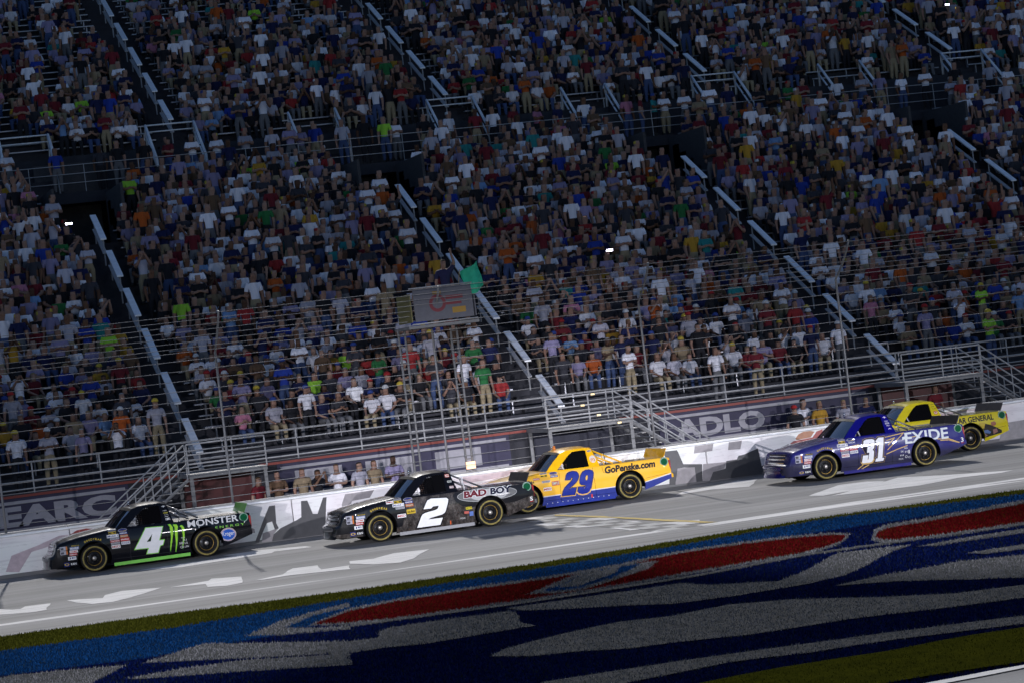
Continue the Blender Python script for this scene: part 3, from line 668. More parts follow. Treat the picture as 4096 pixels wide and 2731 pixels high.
# ================================================================== PEOPLE
def cloth_mat(name, rough=.85):
    g = NT(name, rough); oi = g.n('ObjectInfo'); n_ = g.noise(9, None, 4)
    k = g.mix(g.ramp(n_, [(.35, (.3,)*3), (.65, (0,0,0))]), oi.outputs['Color'], (.01,.01,.015)); g.color(k); g.bump(g.noise(25), .3); return g.M
M_CLOTH = cloth_mat('cloth_by_object'); M_SKIN = cloth_mat('skin_by_object', .6)
g = NT('crowd_clothes', .85); at = g.n('Attribute', attribute_name='Col'); g.color(at.outputs['Color']); M_CROWD = g.M
def skeleton(pose):
    S = pose.startswith('sit'); V = {}; rad = {}
    pz = .53 if S else .95; ty = .06 if S else 0; lean = -.05 if S else 0
    def p(n, x, y, z, r): V[n] = (x, y, z); rad[n] = r if isinstance(r, tuple) else (r, r)
    p('pel', 0, ty, pz, (.155,.115)); p('spi', 0, ty+lean*.5, pz+.22, (.145,.105)); p('che', 0, ty+lean, pz+.41, (.175,.12))
    p('wai', 0, ty, pz+.07, (.15,.11)); p('nec', 0, ty+lean-.005, pz+.525, .058); p('hea', 0, ty+lean-.025, pz+.60, (.078,.088)); p('hed', 0, ty+lean-.03, pz+.70, (.1,.112)); p('top', 0, ty+lean-.02, pz+.785, (.078,.085))
    p('nos', 0, ty+lean-.135, pz+.655, .014)
    E = [('pel','wai'),('wai','spi'),('spi','che'),('che','nec'),('nec','hea'),('hea','hed'),('hed','top'),('hea','nos')]
    for s, q in ((-1,'l'), (1,'r')):
        p('sh'+q, s*.185, ty+lean+.005, pz+.47, .066)
        arm = {'stand': ((.25,.03,.19), (.245,-.05,-.05), (.24,-.08,-.15)), 'arms': ((.30,-.05,.66), (.24,-.10,.90), (.23,-.12,1.0)),
               'photo': ((.25,-.12,.30), (.09,-.27,.57), (.05,-.30,.65)), 'cross': ((.25,-.05,.21), (.08,-.21,.25), (-.02,-.22,.27)),
               'wave': ((.30,-.05,.66), (.24,-.10,.90), (.23,-.12,1.0)) if s > 0 else ((.25,.03,.19), (.245,-.05,-.05), (.24,-.08,-.15)),
               'sit': ((.24,-.06,.22), (.16,-.28,.12), (.14,-.35,.09)), 'sitp': ((.25,-.12,.30), (.09,-.27,.57), (.05,-.30,.65)), 'sitc': ((.25,-.06,.22), (.07,-.22,.28), (.0,-.25,.32))}[pose]
        for n_, a, r in (('el', arm[0], .05), ('wr', arm[1], .034), ('ha', arm[2], (.042,.028))): p(n_+q, s*a[0], ty+a[1], pz+a[2], r)
        h = V['ha'+q]; w = V['wr'+q]; d = Vector(h)-Vector(w); d.normalize()
        p('fi'+q, h[0]+d.x*.08, h[1]+d.y*.08-.01, h[2]+d.z*.08, (.036,.014)); p('th'+q, h[0]-s*.045, h[1]-.02, h[2]+d.z*.02, .013)
        E += [('che','sh'+q),('sh'+q,'el'+q),('el'+q,'wr'+q),('wr'+q,'ha'+q),('ha'+q,'fi'+q),('ha'+q,'th'+q)]
        if S:
            p('hi'+q, s*.1, ty-.03, pz-.01, .095); p('kn'+q, s*.13, ty-.43, pz+.0, .07); p('an'+q, s*.13, ty-.42, .09, .045); p('to'+q, s*.14, ty-.57, .045, .042)
        else:
            p('hi'+q, s*.1, 0, pz-.04, .1); p('kn'+q, s*.115, -.01, .5, .068); p('an'+q, s*.12, .03, .09, .045); p('to'+q, s*.135, -.12, .045, .042)
        E += [('pel','hi'+q),('hi'+q,'kn'+q),('kn'+q,'an'+q),('an'+q,'to'+q)]
    return V, rad, E
REG = {'spi':'shirt','wai':'shirt','che':'shirt','sh':'shirt','pel':'pants','hi':'pants','kn':'pants','an':'shoe','to':'shoe','el':'arm','wr':'skin','ha':'skin','fi':'skin','th':'skin','nec':'skin','hea':'skin','hed':'head','top':'hair','nos':'skin'}
def n_parts(F):
    par = {}
    def find(a):
        while par.setdefault(a, a) != a: par[a] = par[par[a]]; a = par[a]
        return a
    for f in F:
        for i in f[1:]: par[find(i)] = find(f[0])
    return len({find(a) for a in list(par)})
def body_mesh(pose, sub):
  V, rad, E = skeleton(pose); names = list(V); idx = {n: i for i, n in enumerate(names)}
  me = bpy.data.meshes.new('bm'); me.from_pydata([V[n] for n in names], [(idx[a], idx[b]) for a, b in E], [])
  o = bpy.data.objects.new('bm', me); COL.objects.link(o)
  md = o.modifiers.new('skin', 'SKIN'); md.use_smooth_shade = True; md.branch_smoothing = .5
  for n, d in zip(names, me.skin_vertices[0].data): d.radius = rad[n]; d.use_root = (n == 'pel')
  if sub: ms = o.modifiers.new('s', 'SUBSURF'); ms.levels = sub; ms.render_levels = sub
  bpy.context.view_layer.update()
  r = bpy.data.meshes.new_from_object(o.evaluated_get(bpy.context.evaluated_depsgraph_get()))
  bpy.data.objects.remove(o)
  vs = np.array([v.co[:] for v in r.vertices]); ns = np.array([v.normal[:] for v in r.vertices]); fs = [tuple(p.vertices) for p in r.polygons]
  bpy.data.meshes.remove(r)
  # region of each face by nearest bone
  A = np.array([V[a] for a, b in E]); B = np.array([V[b] for a, b in E]); reg = []
  hz = V['hed'][2]; hy = V['hed'][1]
  for thr in (.02, .045, .07, .1):
    reg = []
    for f in fs:
        c = vs[list(f)].mean(0); t = np.clip(((c-A)*(B-A)).sum(1)/((B-A)**2).sum(1), 0, 1); d = np.linalg.norm(c-(A+(B-A)*t[:, None]), axis=1)
        i = int(d.argmin()); a, b = E[i]; n_ = b if t[i] > .5 else a; k = n_ if n_ in REG else n_[:-1]; q = REG[k]
        if (a[:2], b[:2]) == ('sh', 'el'): q = 'shirt' if t[i] < .72 else 'skin'
        if q == 'arm': q = 'skin'
        if (a, b) == ('che', 'nec'): q = 'shirt' if t[i] < .55 else 'skin'
        if a in ('pel','wai','spi') or b in ('wai','spi') : q = 'shirt' if c[2] > V['pel'][2]+thr else 'pants'
        if q in ('head', 'hair') or k == 'hea': q = 'hair' if ((c[2] > hz+.03 and not (c[1] < hy-.055 and c[2] < hz+.05)) or (c[1] > hy+.035 and c[2] > hz-.07)) else 'skin'
        if q == 'shoe' and c[2] > .14: q = 'pants'
        reg.append(q)
    if n_parts([f for f, q in zip(fs, reg) if q == 'pants']) == 1: break
  return vs, ns, fs, reg
def mesh_of(name, vs, fs, m):
    me = bpy.data.meshes.new(name); me.from_pydata([tuple(v) for v in vs], [], fs); me.materials.append(m)
    me.polygons.foreach_set('use_smooth', [True]*len(me.polygons)); me.update(); return me
def sub_mesh(name, vs, ns, fs, reg, keep, off, m):
    F = [f for f, r in zip(fs, reg) if r in keep]; used = sorted({i for f in F for i in f}); mp = {i: k for k, i in enumerate(used)}
    return mesh_of(name, vs[used]+ns[used]*off, [tuple(mp[i] for i in f) for f in F], m)
PROTO = {}; LOWP = {}
POSES = ['stand', 'arms', 'photo', 'cross', 'wave', 'sit', 'sitp', 'sitc']
for ps in POSES:
    vs, ns, fs, reg = body_mesh(ps, 1)
    D = {'body': mesh_of('body_'+ps, vs, fs, M_SKIN), 'shirt': sub_mesh('shirt_'+ps, vs, ns, fs, reg, ('shirt',), .012, M_CLOTH),
         'trousers': sub_mesh('trousers_'+ps, vs, ns, fs, reg, ('pants',), .010, M_CLOTH), 'hair': sub_mesh('hair_'+ps, vs, ns, fs, reg, ('hair',), .010, M_CLOTH),
         'shoe_l': sub_mesh('shoe_'+ps, vs, ns, fs, [r if vs[f[0]][0] < 0 else '' for f, r in zip(fs, reg)], ('shoe',), .008, M_CLOTH), 'shoe_r': sub_mesh('shoe_'+ps, vs, ns, fs, [r if vs[f[0]][0] >= 0 else '' for f, r in zip(fs, reg)], ('shoe',), .008, M_CLOTH)}
    sk_ = skeleton(ps)[0]; h = sk_['hed']; mb = MB()      # cap: dome and brim
    for k in range(1): mb.lathe([(.004, .105), (.05, .098), (.085, .07), (.1, .03), (.103, .0)], (h[0], h[1]+.005, h[2]+.01), 14, axis='z')
    mb.add([(h[0]+.075*math.cos(t), h[1]-.085-.09*math.sin(t), h[2]+.018-.02*math.sin(t)) for t in [math.pi*i/6 for i in range(7)]]+[(h[0]+.075*math.cos(t), h[1]-.085-.09*math.sin(t), h[2]+.008-.02*math.sin(t)) for t in [math.pi*i/6 for i in range(7)]], [tuple(range(7)), tuple(range(13, 6, -1))])
    D['cap'] = mesh_of('cap_'+ps, mb.v, mb.f, M_CLOTH); PROTO[ps] = D
    lv, ln, lf, lr = body_mesh(ps, 0); LOWP[ps] = (lv, lf, lr)
SHIRTS = [('white', (.74,.73,.8), 24), ('pale grey', (.38,.37,.44), 14), ('lavender grey', (.24,.21,.35), 11), ('navy', (.008,.012,.06), 14), ('black', (.01,.01,.014), 17), ('charcoal', (.035,.035,.045), 11),
          ('dark red', (.15,.012,.02), 7), ('red', (.3,.024,.025), 3), ('orange', (.4,.08,.012), 2.4), ('royal blue', (.015,.04,.28), 4), ('light blue', (.16,.28,.5), 2), ('teal', (.02,.2,.2), 1.5), ('green', (.02,.14,.04), 1.5),
          ('lime green', (.3,.6,.05), 1.2), ('mustard yellow', (.42,.23,.025), 2), ('tan', (.25,.19,.12), 3), ('pink', (.42,.16,.24), 1.5), ('brown', (.12,.07,.04), 3)]
PANTS = [('jeans', (.05,.08,.18)), ('dark trousers', (.015,.015,.02)), ('khaki shorts', (.3,.24,.15)), ('grey trousers', (.13,.13,.14))]
SKINS = [(.3,.17,.125), (.33,.2,.15), (.24,.13,.09), (.15,.075,.045), (.08,.04,.025)]
HAIRS = [('dark hair', (.02,.014,.01)), ('brown hair', (.08,.045,.02)), ('fair hair', (.32,.22,.1)), ('grey hair', (.3,.29,.28))]
CAPS = [('white cap', (.6,.6,.6)), ('black cap', (.012,.012,.014)), ('red cap', (.35,.02,.02)), ('blue cap', (.03,.06,.25)), ('yellow cap', (.55,.4,.05))]
wS = np.array([s[2] for s in SHIRTS], float); wS /= wS.sum()
def outfit():
    s = SHIRTS[int(rng.choice(len(SHIRTS), p=wS))]; j = rng.normal(1, .12); s = (s[0], tuple(min(1, max(.004, c*j)) for c in s[1]))
    return s, PANTS[int(rng.integers(4))], SKINS[int(rng.choice(5, p=[.34,.3,.18,.1,.08]))], (('cap',)+CAPS[int(rng.integers(5))] if rng.random() < .42 else ('hair',)+HAIRS[int(rng.choice(4, p=[.4,.3,.18,.12]))])
POSEW = {'stand':'standing with arms at the sides', 'arms':'standing with both arms raised', 'photo':'standing and holding up a camera with both hands', 'cross':'standing with hands together', 'wave':'standing with one arm raised', 'sit':'sitting', 'sitp':'sitting with both hands at the face', 'sitc':'sitting with hands together'}
NPERS = [0]
def add_person(pos, rz, sc, pose, fit, label, group, name='person', extra=None):
    s, pn, sk, hd = fit; o = thing(name, label, 'person', pos, rz, group); o.scale = (sc,)*3; D = PROTO[pose]
    hairc = hd[2] if hd[0] == 'hair' else HAIRS[int(rng.integers(3))][1]
    for nm, c in (('body', sk), ('shirt', s[1]), ('trousers', pn[1]), ('shoe_l', (.03,.03,.035)), ('shoe_r', (.03,.03,.035)), ('hair', hairc)) + ((('cap', hd[2]),) if hd[0] == 'cap' else ()):
        k = link(D[nm], nm.split('_')[0], o); k.color = (*c, 1)
    NPERS[0] += 1; return o
ORD = ['first', 'second', 'third', 'fourth', 'fifth', 'sixth', 'seventh', 'eighth', 'ninth', 'tenth']
def sect(x):
    if x < 8.5: return 'ahead of number 4 truck'
    if x < 14.6: return 'over number 4 truck'
    if x < 17.5: return 'over number 2 truck'
    if x < 20.2: return 'by the flag stand'
    if x < 25.5: return 'over number 29 truck'
    if x < 31: return 'over number 31 truck'
    return 'over rear yellow truck'
# seats
seats = []
for tier, rows, aisles, half in ((0, LOW, AIS_L, .75), (1, UPP, AIS_U, .75)):
    for r, (y, z) in enumerate(rows):
        x = XS0+.3+rng.random()*.3
        while x < XS1-.3:
            x += .455+rng.random()*.1
            hw = [1.45 if (tier == 0 and r >= VOM_R) else half for _ in aisles]
            if any(abs(x-a) < h for a, h in zip(aisles, hw)): continue
            if tier == 1 and r < 2 and any(abs(x-h) < 1.05 for h in HX): continue
            if not inview((x, y+.4, z+.9), 450): continue
            if tier == 0: occ = .95-.22*(r < 2)-.1*(x > 30 and r < 6)
            else:
                occ = .93-.006*r
                dd = (y-33)+ (26-x)*.55            # the far upper corner is mostly empty
                if dd > 0: occ -= min(.5, dd*.035)
            cl = math.sin(x*.9+r*.7)+math.sin(x*.37-r*1.3+2)
            if rng.random() > occ+.07*cl: continue
            seats.append((tier, r, x, y, z))
n_ind = 0; crowd = []; USED = set()
for (tier, r, x, y, z) in seats:
    u = rng.random(); sitp = .74
    pose = str(rng.choice(['sit','sitc','sitp'], p=[.62,.33,.05])) if u < sitp else str(rng.choice(['stand','cross','photo','arms','wave'], p=[.56,.37,.04,.01,.02]))
    yy = y+.36 if pose.startswith('sit') else y+.14
    zz = z-.045 if pose.startswith('sit') else z
    fit = outfit(); scl = rng.normal(1, .045); rz = rng.normal(0, .25)
    if tier == 0 and n_ind < 272 and inview((x, y, z+.8), 40):
        lb = f"{fit[0][0]} shirt spectator with {fit[3][1]} {'sitting' if pose.startswith('sit') else 'standing'} in {ORD[r]} row {sect(x)}"
        if lb in USED: lb = lb.replace(f' with {fit[3][1]}', f' in {fit[1][0]}')
        USED.add(lb)
        add_person((x, yy, z if pose.startswith('sit') else zz), rz, scl, pose, fit, lb, 'spectators in the lower grandstand'); n_ind += 1
    else: crowd.append((x, yy, z, rz, scl, pose, fit, tier))
xw = XS0+1
while xw < XS1-1:                                        # people standing along the cross walkway
    xw += .45+rng.random()*.7
    if inview((xw, 26.3, 12.8), 450) and rng.random() < .8: crowd.append((xw, 26.25+rng.random()*.35, 12.0, rng.normal(0, .4), rng.normal(1, .045), 'stand' if rng.random() < .6 else 'cross', outfit(), 0))
def crowd_mesh(name, L):
    AV, AF, AC = [], [], []; o = 0
    for (x, y, z, rz, sc_, pose, fit, tier) in L:
        vs, fs, rg = LOWP[pose]; c, s = math.cos(rz), math.sin(rz)
        P = vs*sc_; P = np.stack([P[:,0]*c-P[:,1]*s+x, P[:,0]*s+P[:,1]*c+y, P[:,2]+z], 1)
        AV.append(P); head = fit[3][2]
        cm = {'shirt': fit[0][1], 'pants': fit[1][1], 'shoe': (.03,.03,.03), 'skin': fit[2], 'hair': head}
        for f, q in zip(fs, rg): AF.append(tuple(i+o for i in f)); AC.append(cm[q])
        o += len(vs)
    V = np.concatenate(AV); me = bpy.data.meshes.new(name)
    me.from_pydata(V.tolist(), [], AF); me.materials.append(M_CROWD)
    a = me.color_attributes.new('Col', 'FLOAT_COLOR', 'CORNER'); lt = np.array([len(f) for f in AF]); C = np.repeat(np.array(AC, float), lt, axis=0)
    a.data.foreach_set('color', np.concatenate([C, np.ones((len(C), 1))], 1).ravel().astype(np.float32))
    me.polygons.foreach_set('use_smooth', [True]*len(AF)); me.update(); return link(me, name)
tag(crowd_mesh('lower_crowd', [c for c in crowd if c[7] == 0]), 'dense crowd of spectators filling the lower grandstand higher up', 'crowd', kind='stuff')
tag(crowd_mesh('upper_crowd', [c for c in crowd if c[7] == 1]), 'dense crowd of spectators in the upper grandstand above the cross walkway', 'crowd', kind='stuff')
# people on the front walkway and behind the fence at track level
def by_name(nm): return next((s[0], s[1]) for s in SHIRTS if s[0] == nm)
for i, (px, Y, z, sh, pose) in enumerate(((60,5.6,2.02,'white','stand'),(190,5.4,2.02,'pale grey','cross'),(330,5.7,2.02,'lavender grey','stand'),(470,5.5,2.02,'white','photo'),(1010,3.2,.004,'dark red','stand'),(1090,3.4,.004,'brown','cross'),(1190,3.3,.004,'tan','stand'),(1250,3.0,.004,'black','photo'),(1330,3.5,.004,'white','cross'),(1420,3.1,.004,'pale grey','stand'),(1480,3.4,.004,'tan','stand'),(1560,3.2,.004,'lavender grey','cross'),(2900,5.5,2.02,'white','stand'),(3060,5.5,2.02,'dark red','cross'),(3190,3.2,.004,'black','stand'),(3290,3.3,.004,'mustard yellow','stand'),(3225,3.6,.004,'white','cross'),(3390,3.2,.004,'pale grey','stand'),(3480,3.2,.004,'navy','cross'),(3760,3.3,.004,'dark red','stand'),(4010,5.4,2.02,'lime green','cross'))):
    p = on_y(px, 1750, Y); fit = outfit(); fit = (by_name(sh), *fit[1:])
    where = 'on front walkway' if z > 1 else 'standing behind catch fence'
    add_person((p.x, Y, z), rng.normal(0, .3), rng.normal(1, .03), pose, fit, f"{sh} shirt person with {fit[3][1]} {where} {sect(p.x)}", 'people behind the track wall')
add_person((19.05, .15, 5.325), -.2, 1.0, 'wave', (('navy', (.02,.02,.07)), PANTS[1], SKINS[0], ('hair', 'dark hair', (.02,.014,.01))), 'official in dark shirt waving the green flag from the flag stand', 'people on the flag stand')
# lit phone screens in the crowd
pm_ = mat('phone_light', (.8,.8,1), .3, emit=(.8,.75,1), estr=25); pc_ = mat('phone_case', (.02,.02,.02), .4)
for px, py, Y, lb in ((275,896,20.1,'phone flash lit up beside the top of the aisle over the number 4 truck'), (2438,1002,13.9,'phone flash lit up among lower grandstand spectators right of the flag stand'), (3787,20,33.4,'phone flash lit up high in the upper grandstand')):
    p = on_y(px, py, Y); t = thing('phone', lb, 'phone', p, group='lit phones in the crowd')
    mb = MB(); mb.bbox(-.12, .12, .0, .015, -.05, .05, .004); mb.build('case', pc_, t); mb = MB(); mb.box(-.11, .11, -.006, -.001, -.03, .03); mb.build('light', pm_, t)
p = on_y(815, 709, 25.6); t = thing('concession_lamp', 'warm lit lamp box on the cross walkway rail over the number 4 truck', 'lamp', p)
mb = MB(); mb.bbox(-.35, .35, 0, .1, -.06, .06, .01); mb.build('housing', lampc, t); mb = MB(); mb.box(-.33, .33, -.02, -.002, -.045, .045); mb.build('lens', mat('lamp_amber', (.7,.5,.2), .4, emit=(1,.7,.3), estr=.6), t)
# ================================================================== RACE TRUCKS (local frame: x back from front axle, y away from camera side, z up)
WB, ZA, RT, RA = 2.845, .345, .345, .425
def lerp_tab(tab, x):
    for (x0, a), (x1, b) in zip(tab, tab[1:]):
        if x <= x1: t = max(0, (x-x0)/(x1-x0)); return a+(b-a)*t
    return tab[-1][1]
T_W = [(-1.21,.42),(-1.19,.60),(-1.15,.72),(-1.10,.79),(-1.04,.835),(-.95,.875),(-.8,.915),(-.6,.938),(-.3,.952),(.0,.957),(2.5,.957),(3.4,.95),(3.85,.93),(4.03,.905)]
T_T = [(-1.21,.44),(-1.19,.475),(-1.12,.50),(-1.06,.515),(-1.01,.60),(-.97,.70),(-.92,.785),(-.85,.825),(-.6,.885),(-.3,.937),(0,.975),(.3,1.008),(.45,1.02),(.62,1.0),(2.05,.99),(2.12,.985),(3.0,.985),(3.7,.98),(3.96,.972),(4.03,.955)]
T_B = [(-1.21,.2),(-.40,.195),(.42,.15),(2.4,.13),(3.25,.20),(3.5,.26),(4.03,.42)]
T_S = [(-1.21,.05),(-.9,.10),(-.5,.13),(.3,.11),(.6,.06),(2.1,.035),(4.03,.04)]
def side_y(x, z):
    w = lerp_tab(T_W, x); zt = lerp_tab(T_T, x); rs = lerp_tab(T_S, x); zs = zt-rs
    y = w-.05*max(0, (z-.62)/.38)**2-.05*max(0, (.5-z)/.35)**2
    if z > zs:
        t = min(1, (z-zs)/rs); y = (w-.05*max(0, (zs-.62)/.38)**2)-1.25*rs*(1-math.sqrt(max(0, 1-t*t)))
    return y
def body_section(x):
    zb, zt, rs, w = (lerp_tab(t, x) for t in (T_B, T_T, T_S, T_W)); zs = zt-rs; pts = []
    NS = 20
    for i in range(NS+1): z = zb+(zs-zb)*i/NS; pts.append((side_y(x, z), z))
    y0 = pts[-1][0]
    for k in range(1, 6): a = math.pi/2*k/5; pts.append((y0-1.25*rs*(1-math.cos(a)), zs+rs*math.sin(a)))
    y1 = pts[-1][0]; crown = .035 if x < .6 else .012
    for k in range(1, 6): u = 1-k/5; pts.append((y1*u, zt+crown*(1-u*u)))
    return pts
def build_body(mb):
    xs = sorted(set([-1.21,-1.2,-1.185,-1.165,-1.14,-1.11,-1.08,-1.05,-1.03,-1.01,-.99,-.97,-.95,-.92,-.89,-.86]+[round(-.83+.035*i, 3) for i in range(139)]+[4.03])); xs = [x for x in xs if x <= 4.03]
    secs = [body_section(x) for x in xs]; M = len(secs[0]); P = []
    for x, s in zip(xs, secs):
        full = [(-y, z) for y, z in s]+[(y, z) for y, z in reversed(s[:-1])]; P.append([[x, y, z] for y, z in full])
    N = len(P[0]); ins = np.zeros((len(P), N), bool)
    for i, row in enumerate(P):
        for j, p in enumerate(row):
            if abs(p[1]) < .6: continue
            for ax in (0, WB):
                if math.hypot(p[0]-ax, p[2]-ZA) < RA: ins[i, j] = True
    Q = [[p[:] for p in row] for row in P]
    for i in range(len(P)):
        for j in range(N):
            if not ins[i, j]: continue
            if any(0 <= a < len(P) and 0 <= b < N and not ins[a, b] for a in (i-1, i, i+1) for b in (j-1, j, j+1)):
                p = Q[i][j]; ax = 0 if abs(p[0]) < 1 else WB; d = math.hypot(p[0]-ax, p[2]-ZA) or 1e-6
                p[0] = ax+(p[0]-ax)*RA/d; p[2] = ZA+(p[2]-ZA)*RA/d
    vs = [tuple(p) for r in Q for p in r]; fs = []
    for i in range(len(P)-1):
        for j in range(N-1):
            if ins[i, j] and ins[i+1, j] and ins[i, j+1] and ins[i+1, j+1]: continue
            fs.append((i*N+j, (i+1)*N+j, (i+1)*N+j+1, i*N+j+1))
    mb.add(vs, fs); mb.add(P[0], [tuple(range(N))]); mb.add(P[-1], [tuple(range(N-1, -1, -1))])
    for ax in (0, WB):                                   # arch lips
        for s in (-1, 1):
            A = []
            for k in range(33):
                a = math.pi*(-.16)+math.pi*1.32*k/32; x, z = ax+RA*math.cos(a), ZA+RA*math.sin(a)
                if z < lerp_tab(T_B, x): continue
                y = side_y(x, z); A.append([(x, s*(y+.004), z), (x, s*(y-.06), z)])
            if len(A) > 2: mb.grid(A)
BODY_MB = MB(); build_body(BODY_MB)
cab_y = lambda z: .905-(z-.98)*.46
def cab_pt(x, z, s): return (x, s*cab_y(z), z)
OUT = [(.60,1.0),(.84,1.23),(1.08,1.43),(1.24,1.478),(1.5,1.496),(1.8,1.492),(1.95,1.45),(2.02,1.22),(2.08,.975),(1.5,.975),(.95,.985)]
INN = [(.90,1.015),(1.10,1.19),(1.30,1.36),(1.42,1.432),(1.55,1.44),(1.70,1.44),(1.79,1.425),(1.79,1.25),(1.785,1.0),(1.5,1.003),(1.10,1.010)]
def roof_z(x, u): return lerp_tab([(.9,1.435),(1.1,1.45),(1.25,1.482),(1.55,1.5),(1.85,1.492),(1.97,1.448)], x)+.055*(1-u*u)*(1 if x < 1.9 else .6)
def build_cab(mb):
    for s in (-1, 1):
        n = len(OUT); A = [cab_pt(*p, s) for p in OUT]; B = [cab_pt(*p, s) for p in INN]; C = [(x, y-s*.045, z) for x, y, z in B]
        D = [(x, y-s*.035, z) for x, y, z in A]
        mb.add(A+B, [(i, (i+1)%n, n+(i+1)%n, n+i) for i in range(n)]); mb.add(B+C, [(i, (i+1)%n, n+(i+1)%n, n+i) for i in range(n)]); mb.add(C+D, [(i, (i+1)%n, n+(i+1)%n, n+i) for i in range(n)])
    P = []
    for k in range(15):
        t = k/14; row = []
        for j in range(17):
            u = -1+j/8; xf = .97+.13*u*u; x = xf+(1.96-xf)*t; ze = lerp_tab([(1.08,1.43),(1.24,1.478),(1.5,1.496),(1.8,1.492),(1.96,1.445)], x)
            row.append((x, u*(cab_y(ze)-.0), ze+.052*(1-abs(u)**2.5)*(1 if t < .95 else .75)))
        P.append(row)
    mb.grid(P)
    # rear panel frame
    for s in (-1, 1): mb.add([(1.97,s*.70,1.44),(2.07,s*.9,.98),(2.06,s*.62,.98),(1.975,s*.5,1.42)], [(0,1,2,3)])
    mb.add([(1.97,-.70,1.44),(1.965,-.5,1.49),(1.965,.5,1.49),(1.97,.7,1.44),(1.985,.5,1.38),(1.985,-.5,1.38)], [(0,1,2,3,4,5)])
    mb.add([(2.07,-.62,.98),(2.07,.62,.98),(2.05,.62,1.07),(2.05,-.62,1.07)], [(0,1,2,3)])
CAB_MB = MB(); build_cab(CAB_MB)
def windshield(mb, t0=0, t1=1, push=0):
    P = []
    for k in range(9):
        t = t0+(t1-t0)*k/8; row = []
        for j in range(17):
            u = -1+j/8; b = Vector((.44+.20*u*u, u*.86, 1.025-.01*u*u)); tp = Vector((.975+.12*u*u, u*.695, 1.485-.05*abs(u)**2.5))
            p = b.lerp(tp, t); p.z += .012*math.sin(math.pi*t); row.append((p.x-push*.8, p.y, p.z+push*.6))
        P.append(row)
    mb.grid(P)
def glassmat():
    M = bpy.data.materials.new('tinted_glass'); M.use_nodes = True; t = M.node_tree; t.nodes.clear()
    o = t.nodes.new('ShaderNodeOutputMaterial'); tr = t.nodes.new('ShaderNodeBsdfTransparent'); tr.inputs[0].default_value = (.55,.56,.6,1)
    gl_ = t.nodes.new('ShaderNodeBsdfGlossy'); gl_.inputs[1].default_value = .03; gl_.inputs[0].default_value = (.4,.38,.38,1); fr = t.nodes.new('ShaderNodeFresnel'); fr.inputs[0].default_value = 1.55
    mx = t.nodes.new('ShaderNodeMixShader'); t.links.new(fr.outputs[0], mx.inputs[0]); t.links.new(tr.outputs[0], mx.inputs[1]); t.links.new(gl_.outputs[0], mx.inputs[2]); t.links.new(mx.outputs[0], o.inputs[0]); return M
GLASS = glassmat()
chrome = mat('chrome_trim', (.6,.6,.62), .16, metal=1); rimm = mat('rim_black', (.006,.006,.007), .45, coat=.25, spec=.15); hubm = mat('hub_metal', (.4,.37,.34), .35, metal=.7)
yel_s = mat('tyre_yellow', (.19,.15,.035), .7, var=.5, vscale=14); gold_r = mat('rim_gold_line', (.35,.22,.04), .4, metal=.4); gunm = mat('gunmetal', (.13,.13,.14), .3, metal=.7)
green_g = mat('filler_green', (.0,.07,.025), .6, spec=.1); ltgrey = mat('ring_grey', (.2,.32,.25), .5, spec=.2); redl_ = mat('tail_red', (.3,.01,.012), .2, coat=1); headl = mat('headlamp_print', (.25,.25,.28), .3, coat=.5); orange_m = mat('marker_orange', (.55,.16,.02), .3, coat=1)
silver_bed = mat('bed_cover_grey', (.3,.29,.27), .25, metal=.35, coat=.6, var=.25, vscale=3, bump=.12, bscale=9)
netm = mat('net_webbing', (.004,.004,.005), .9, spec=0); whitebar = mat('bar_white', (.6,.6,.62), .4)
WHEEL = {}
def wheel_meshes():
    t = MB(); t.lathe([(.205,-.10),(.225,-.135),(.255,-.142),(.318,-.132),(.338,-.112),(.345,-.07),(.345,.07),(.338,.112),(.30,.13),(.205,.10)], (0,0,0), 48); WHEEL['tyre'] = t
    y = MB(); y.lathe([(.268,-.1435),(.27,-.1465),(.305,-.1435),(.307,-.139)], (0,0,0), 48); WHEEL['tyre_stripe'] = y
    r = MB(); r.lathe([(.212,-.115),(.206,-.128),(.196,-.12),(.185,-.06),(.165,-.035),(.12,-.045),(.085,-.06),(.07,-.075),(.001,-.075)], (0,0,0), 40)
    for k in range(5):
        a = 2*math.pi*k/5; r.lathe([(.018,-.04),(.018,-.082),(.001,-.085)], (.105*math.cos(a),0,.105*math.sin(a)), 8)
    WHEEL['rim'] = r
    h = MB(); h.lathe([(.055,-.07),(.055,-.105),(.045,-.12),(.02,-.128),(.001,-.13)], (0,0,0), 16); WHEEL['hub'] = h
    g_ = MB(); g_.lathe([(.178,-.066),(.186,-.070),(.188,-.064)], (0,0,0), 40); WHEEL['rim_line'] = g_
wheel_meshes()
TRUCK_MESH = {}
def cmesh(key, mb, m, smooth=True, ang=None):
    k = (key, m.name)
    if k not in TRUCK_MESH:
        me = bpy.data.meshes.new(key); me.from_pydata(mb.v, [], mb.f); me.materials.append(m); me.update()
        bm = bmesh.new(); bm.from_mesh(me); bmesh.ops.remove_doubles(bm, verts=bm.verts, dist=.0005); bm.to_mesh(me); bm.free()
        me.polygons.foreach_set('use_smooth', [smooth]*len(me.polygons))
        for v in me.vertices:
            if v.co.x < -.6: v.co.x = -.6+(v.co.x+.6)*.88
        if ang: me.set_sharp_from_angle(angle=R(ang))
        TRUCK_MESH[k] = me
    return TRUCK_MESH[k]
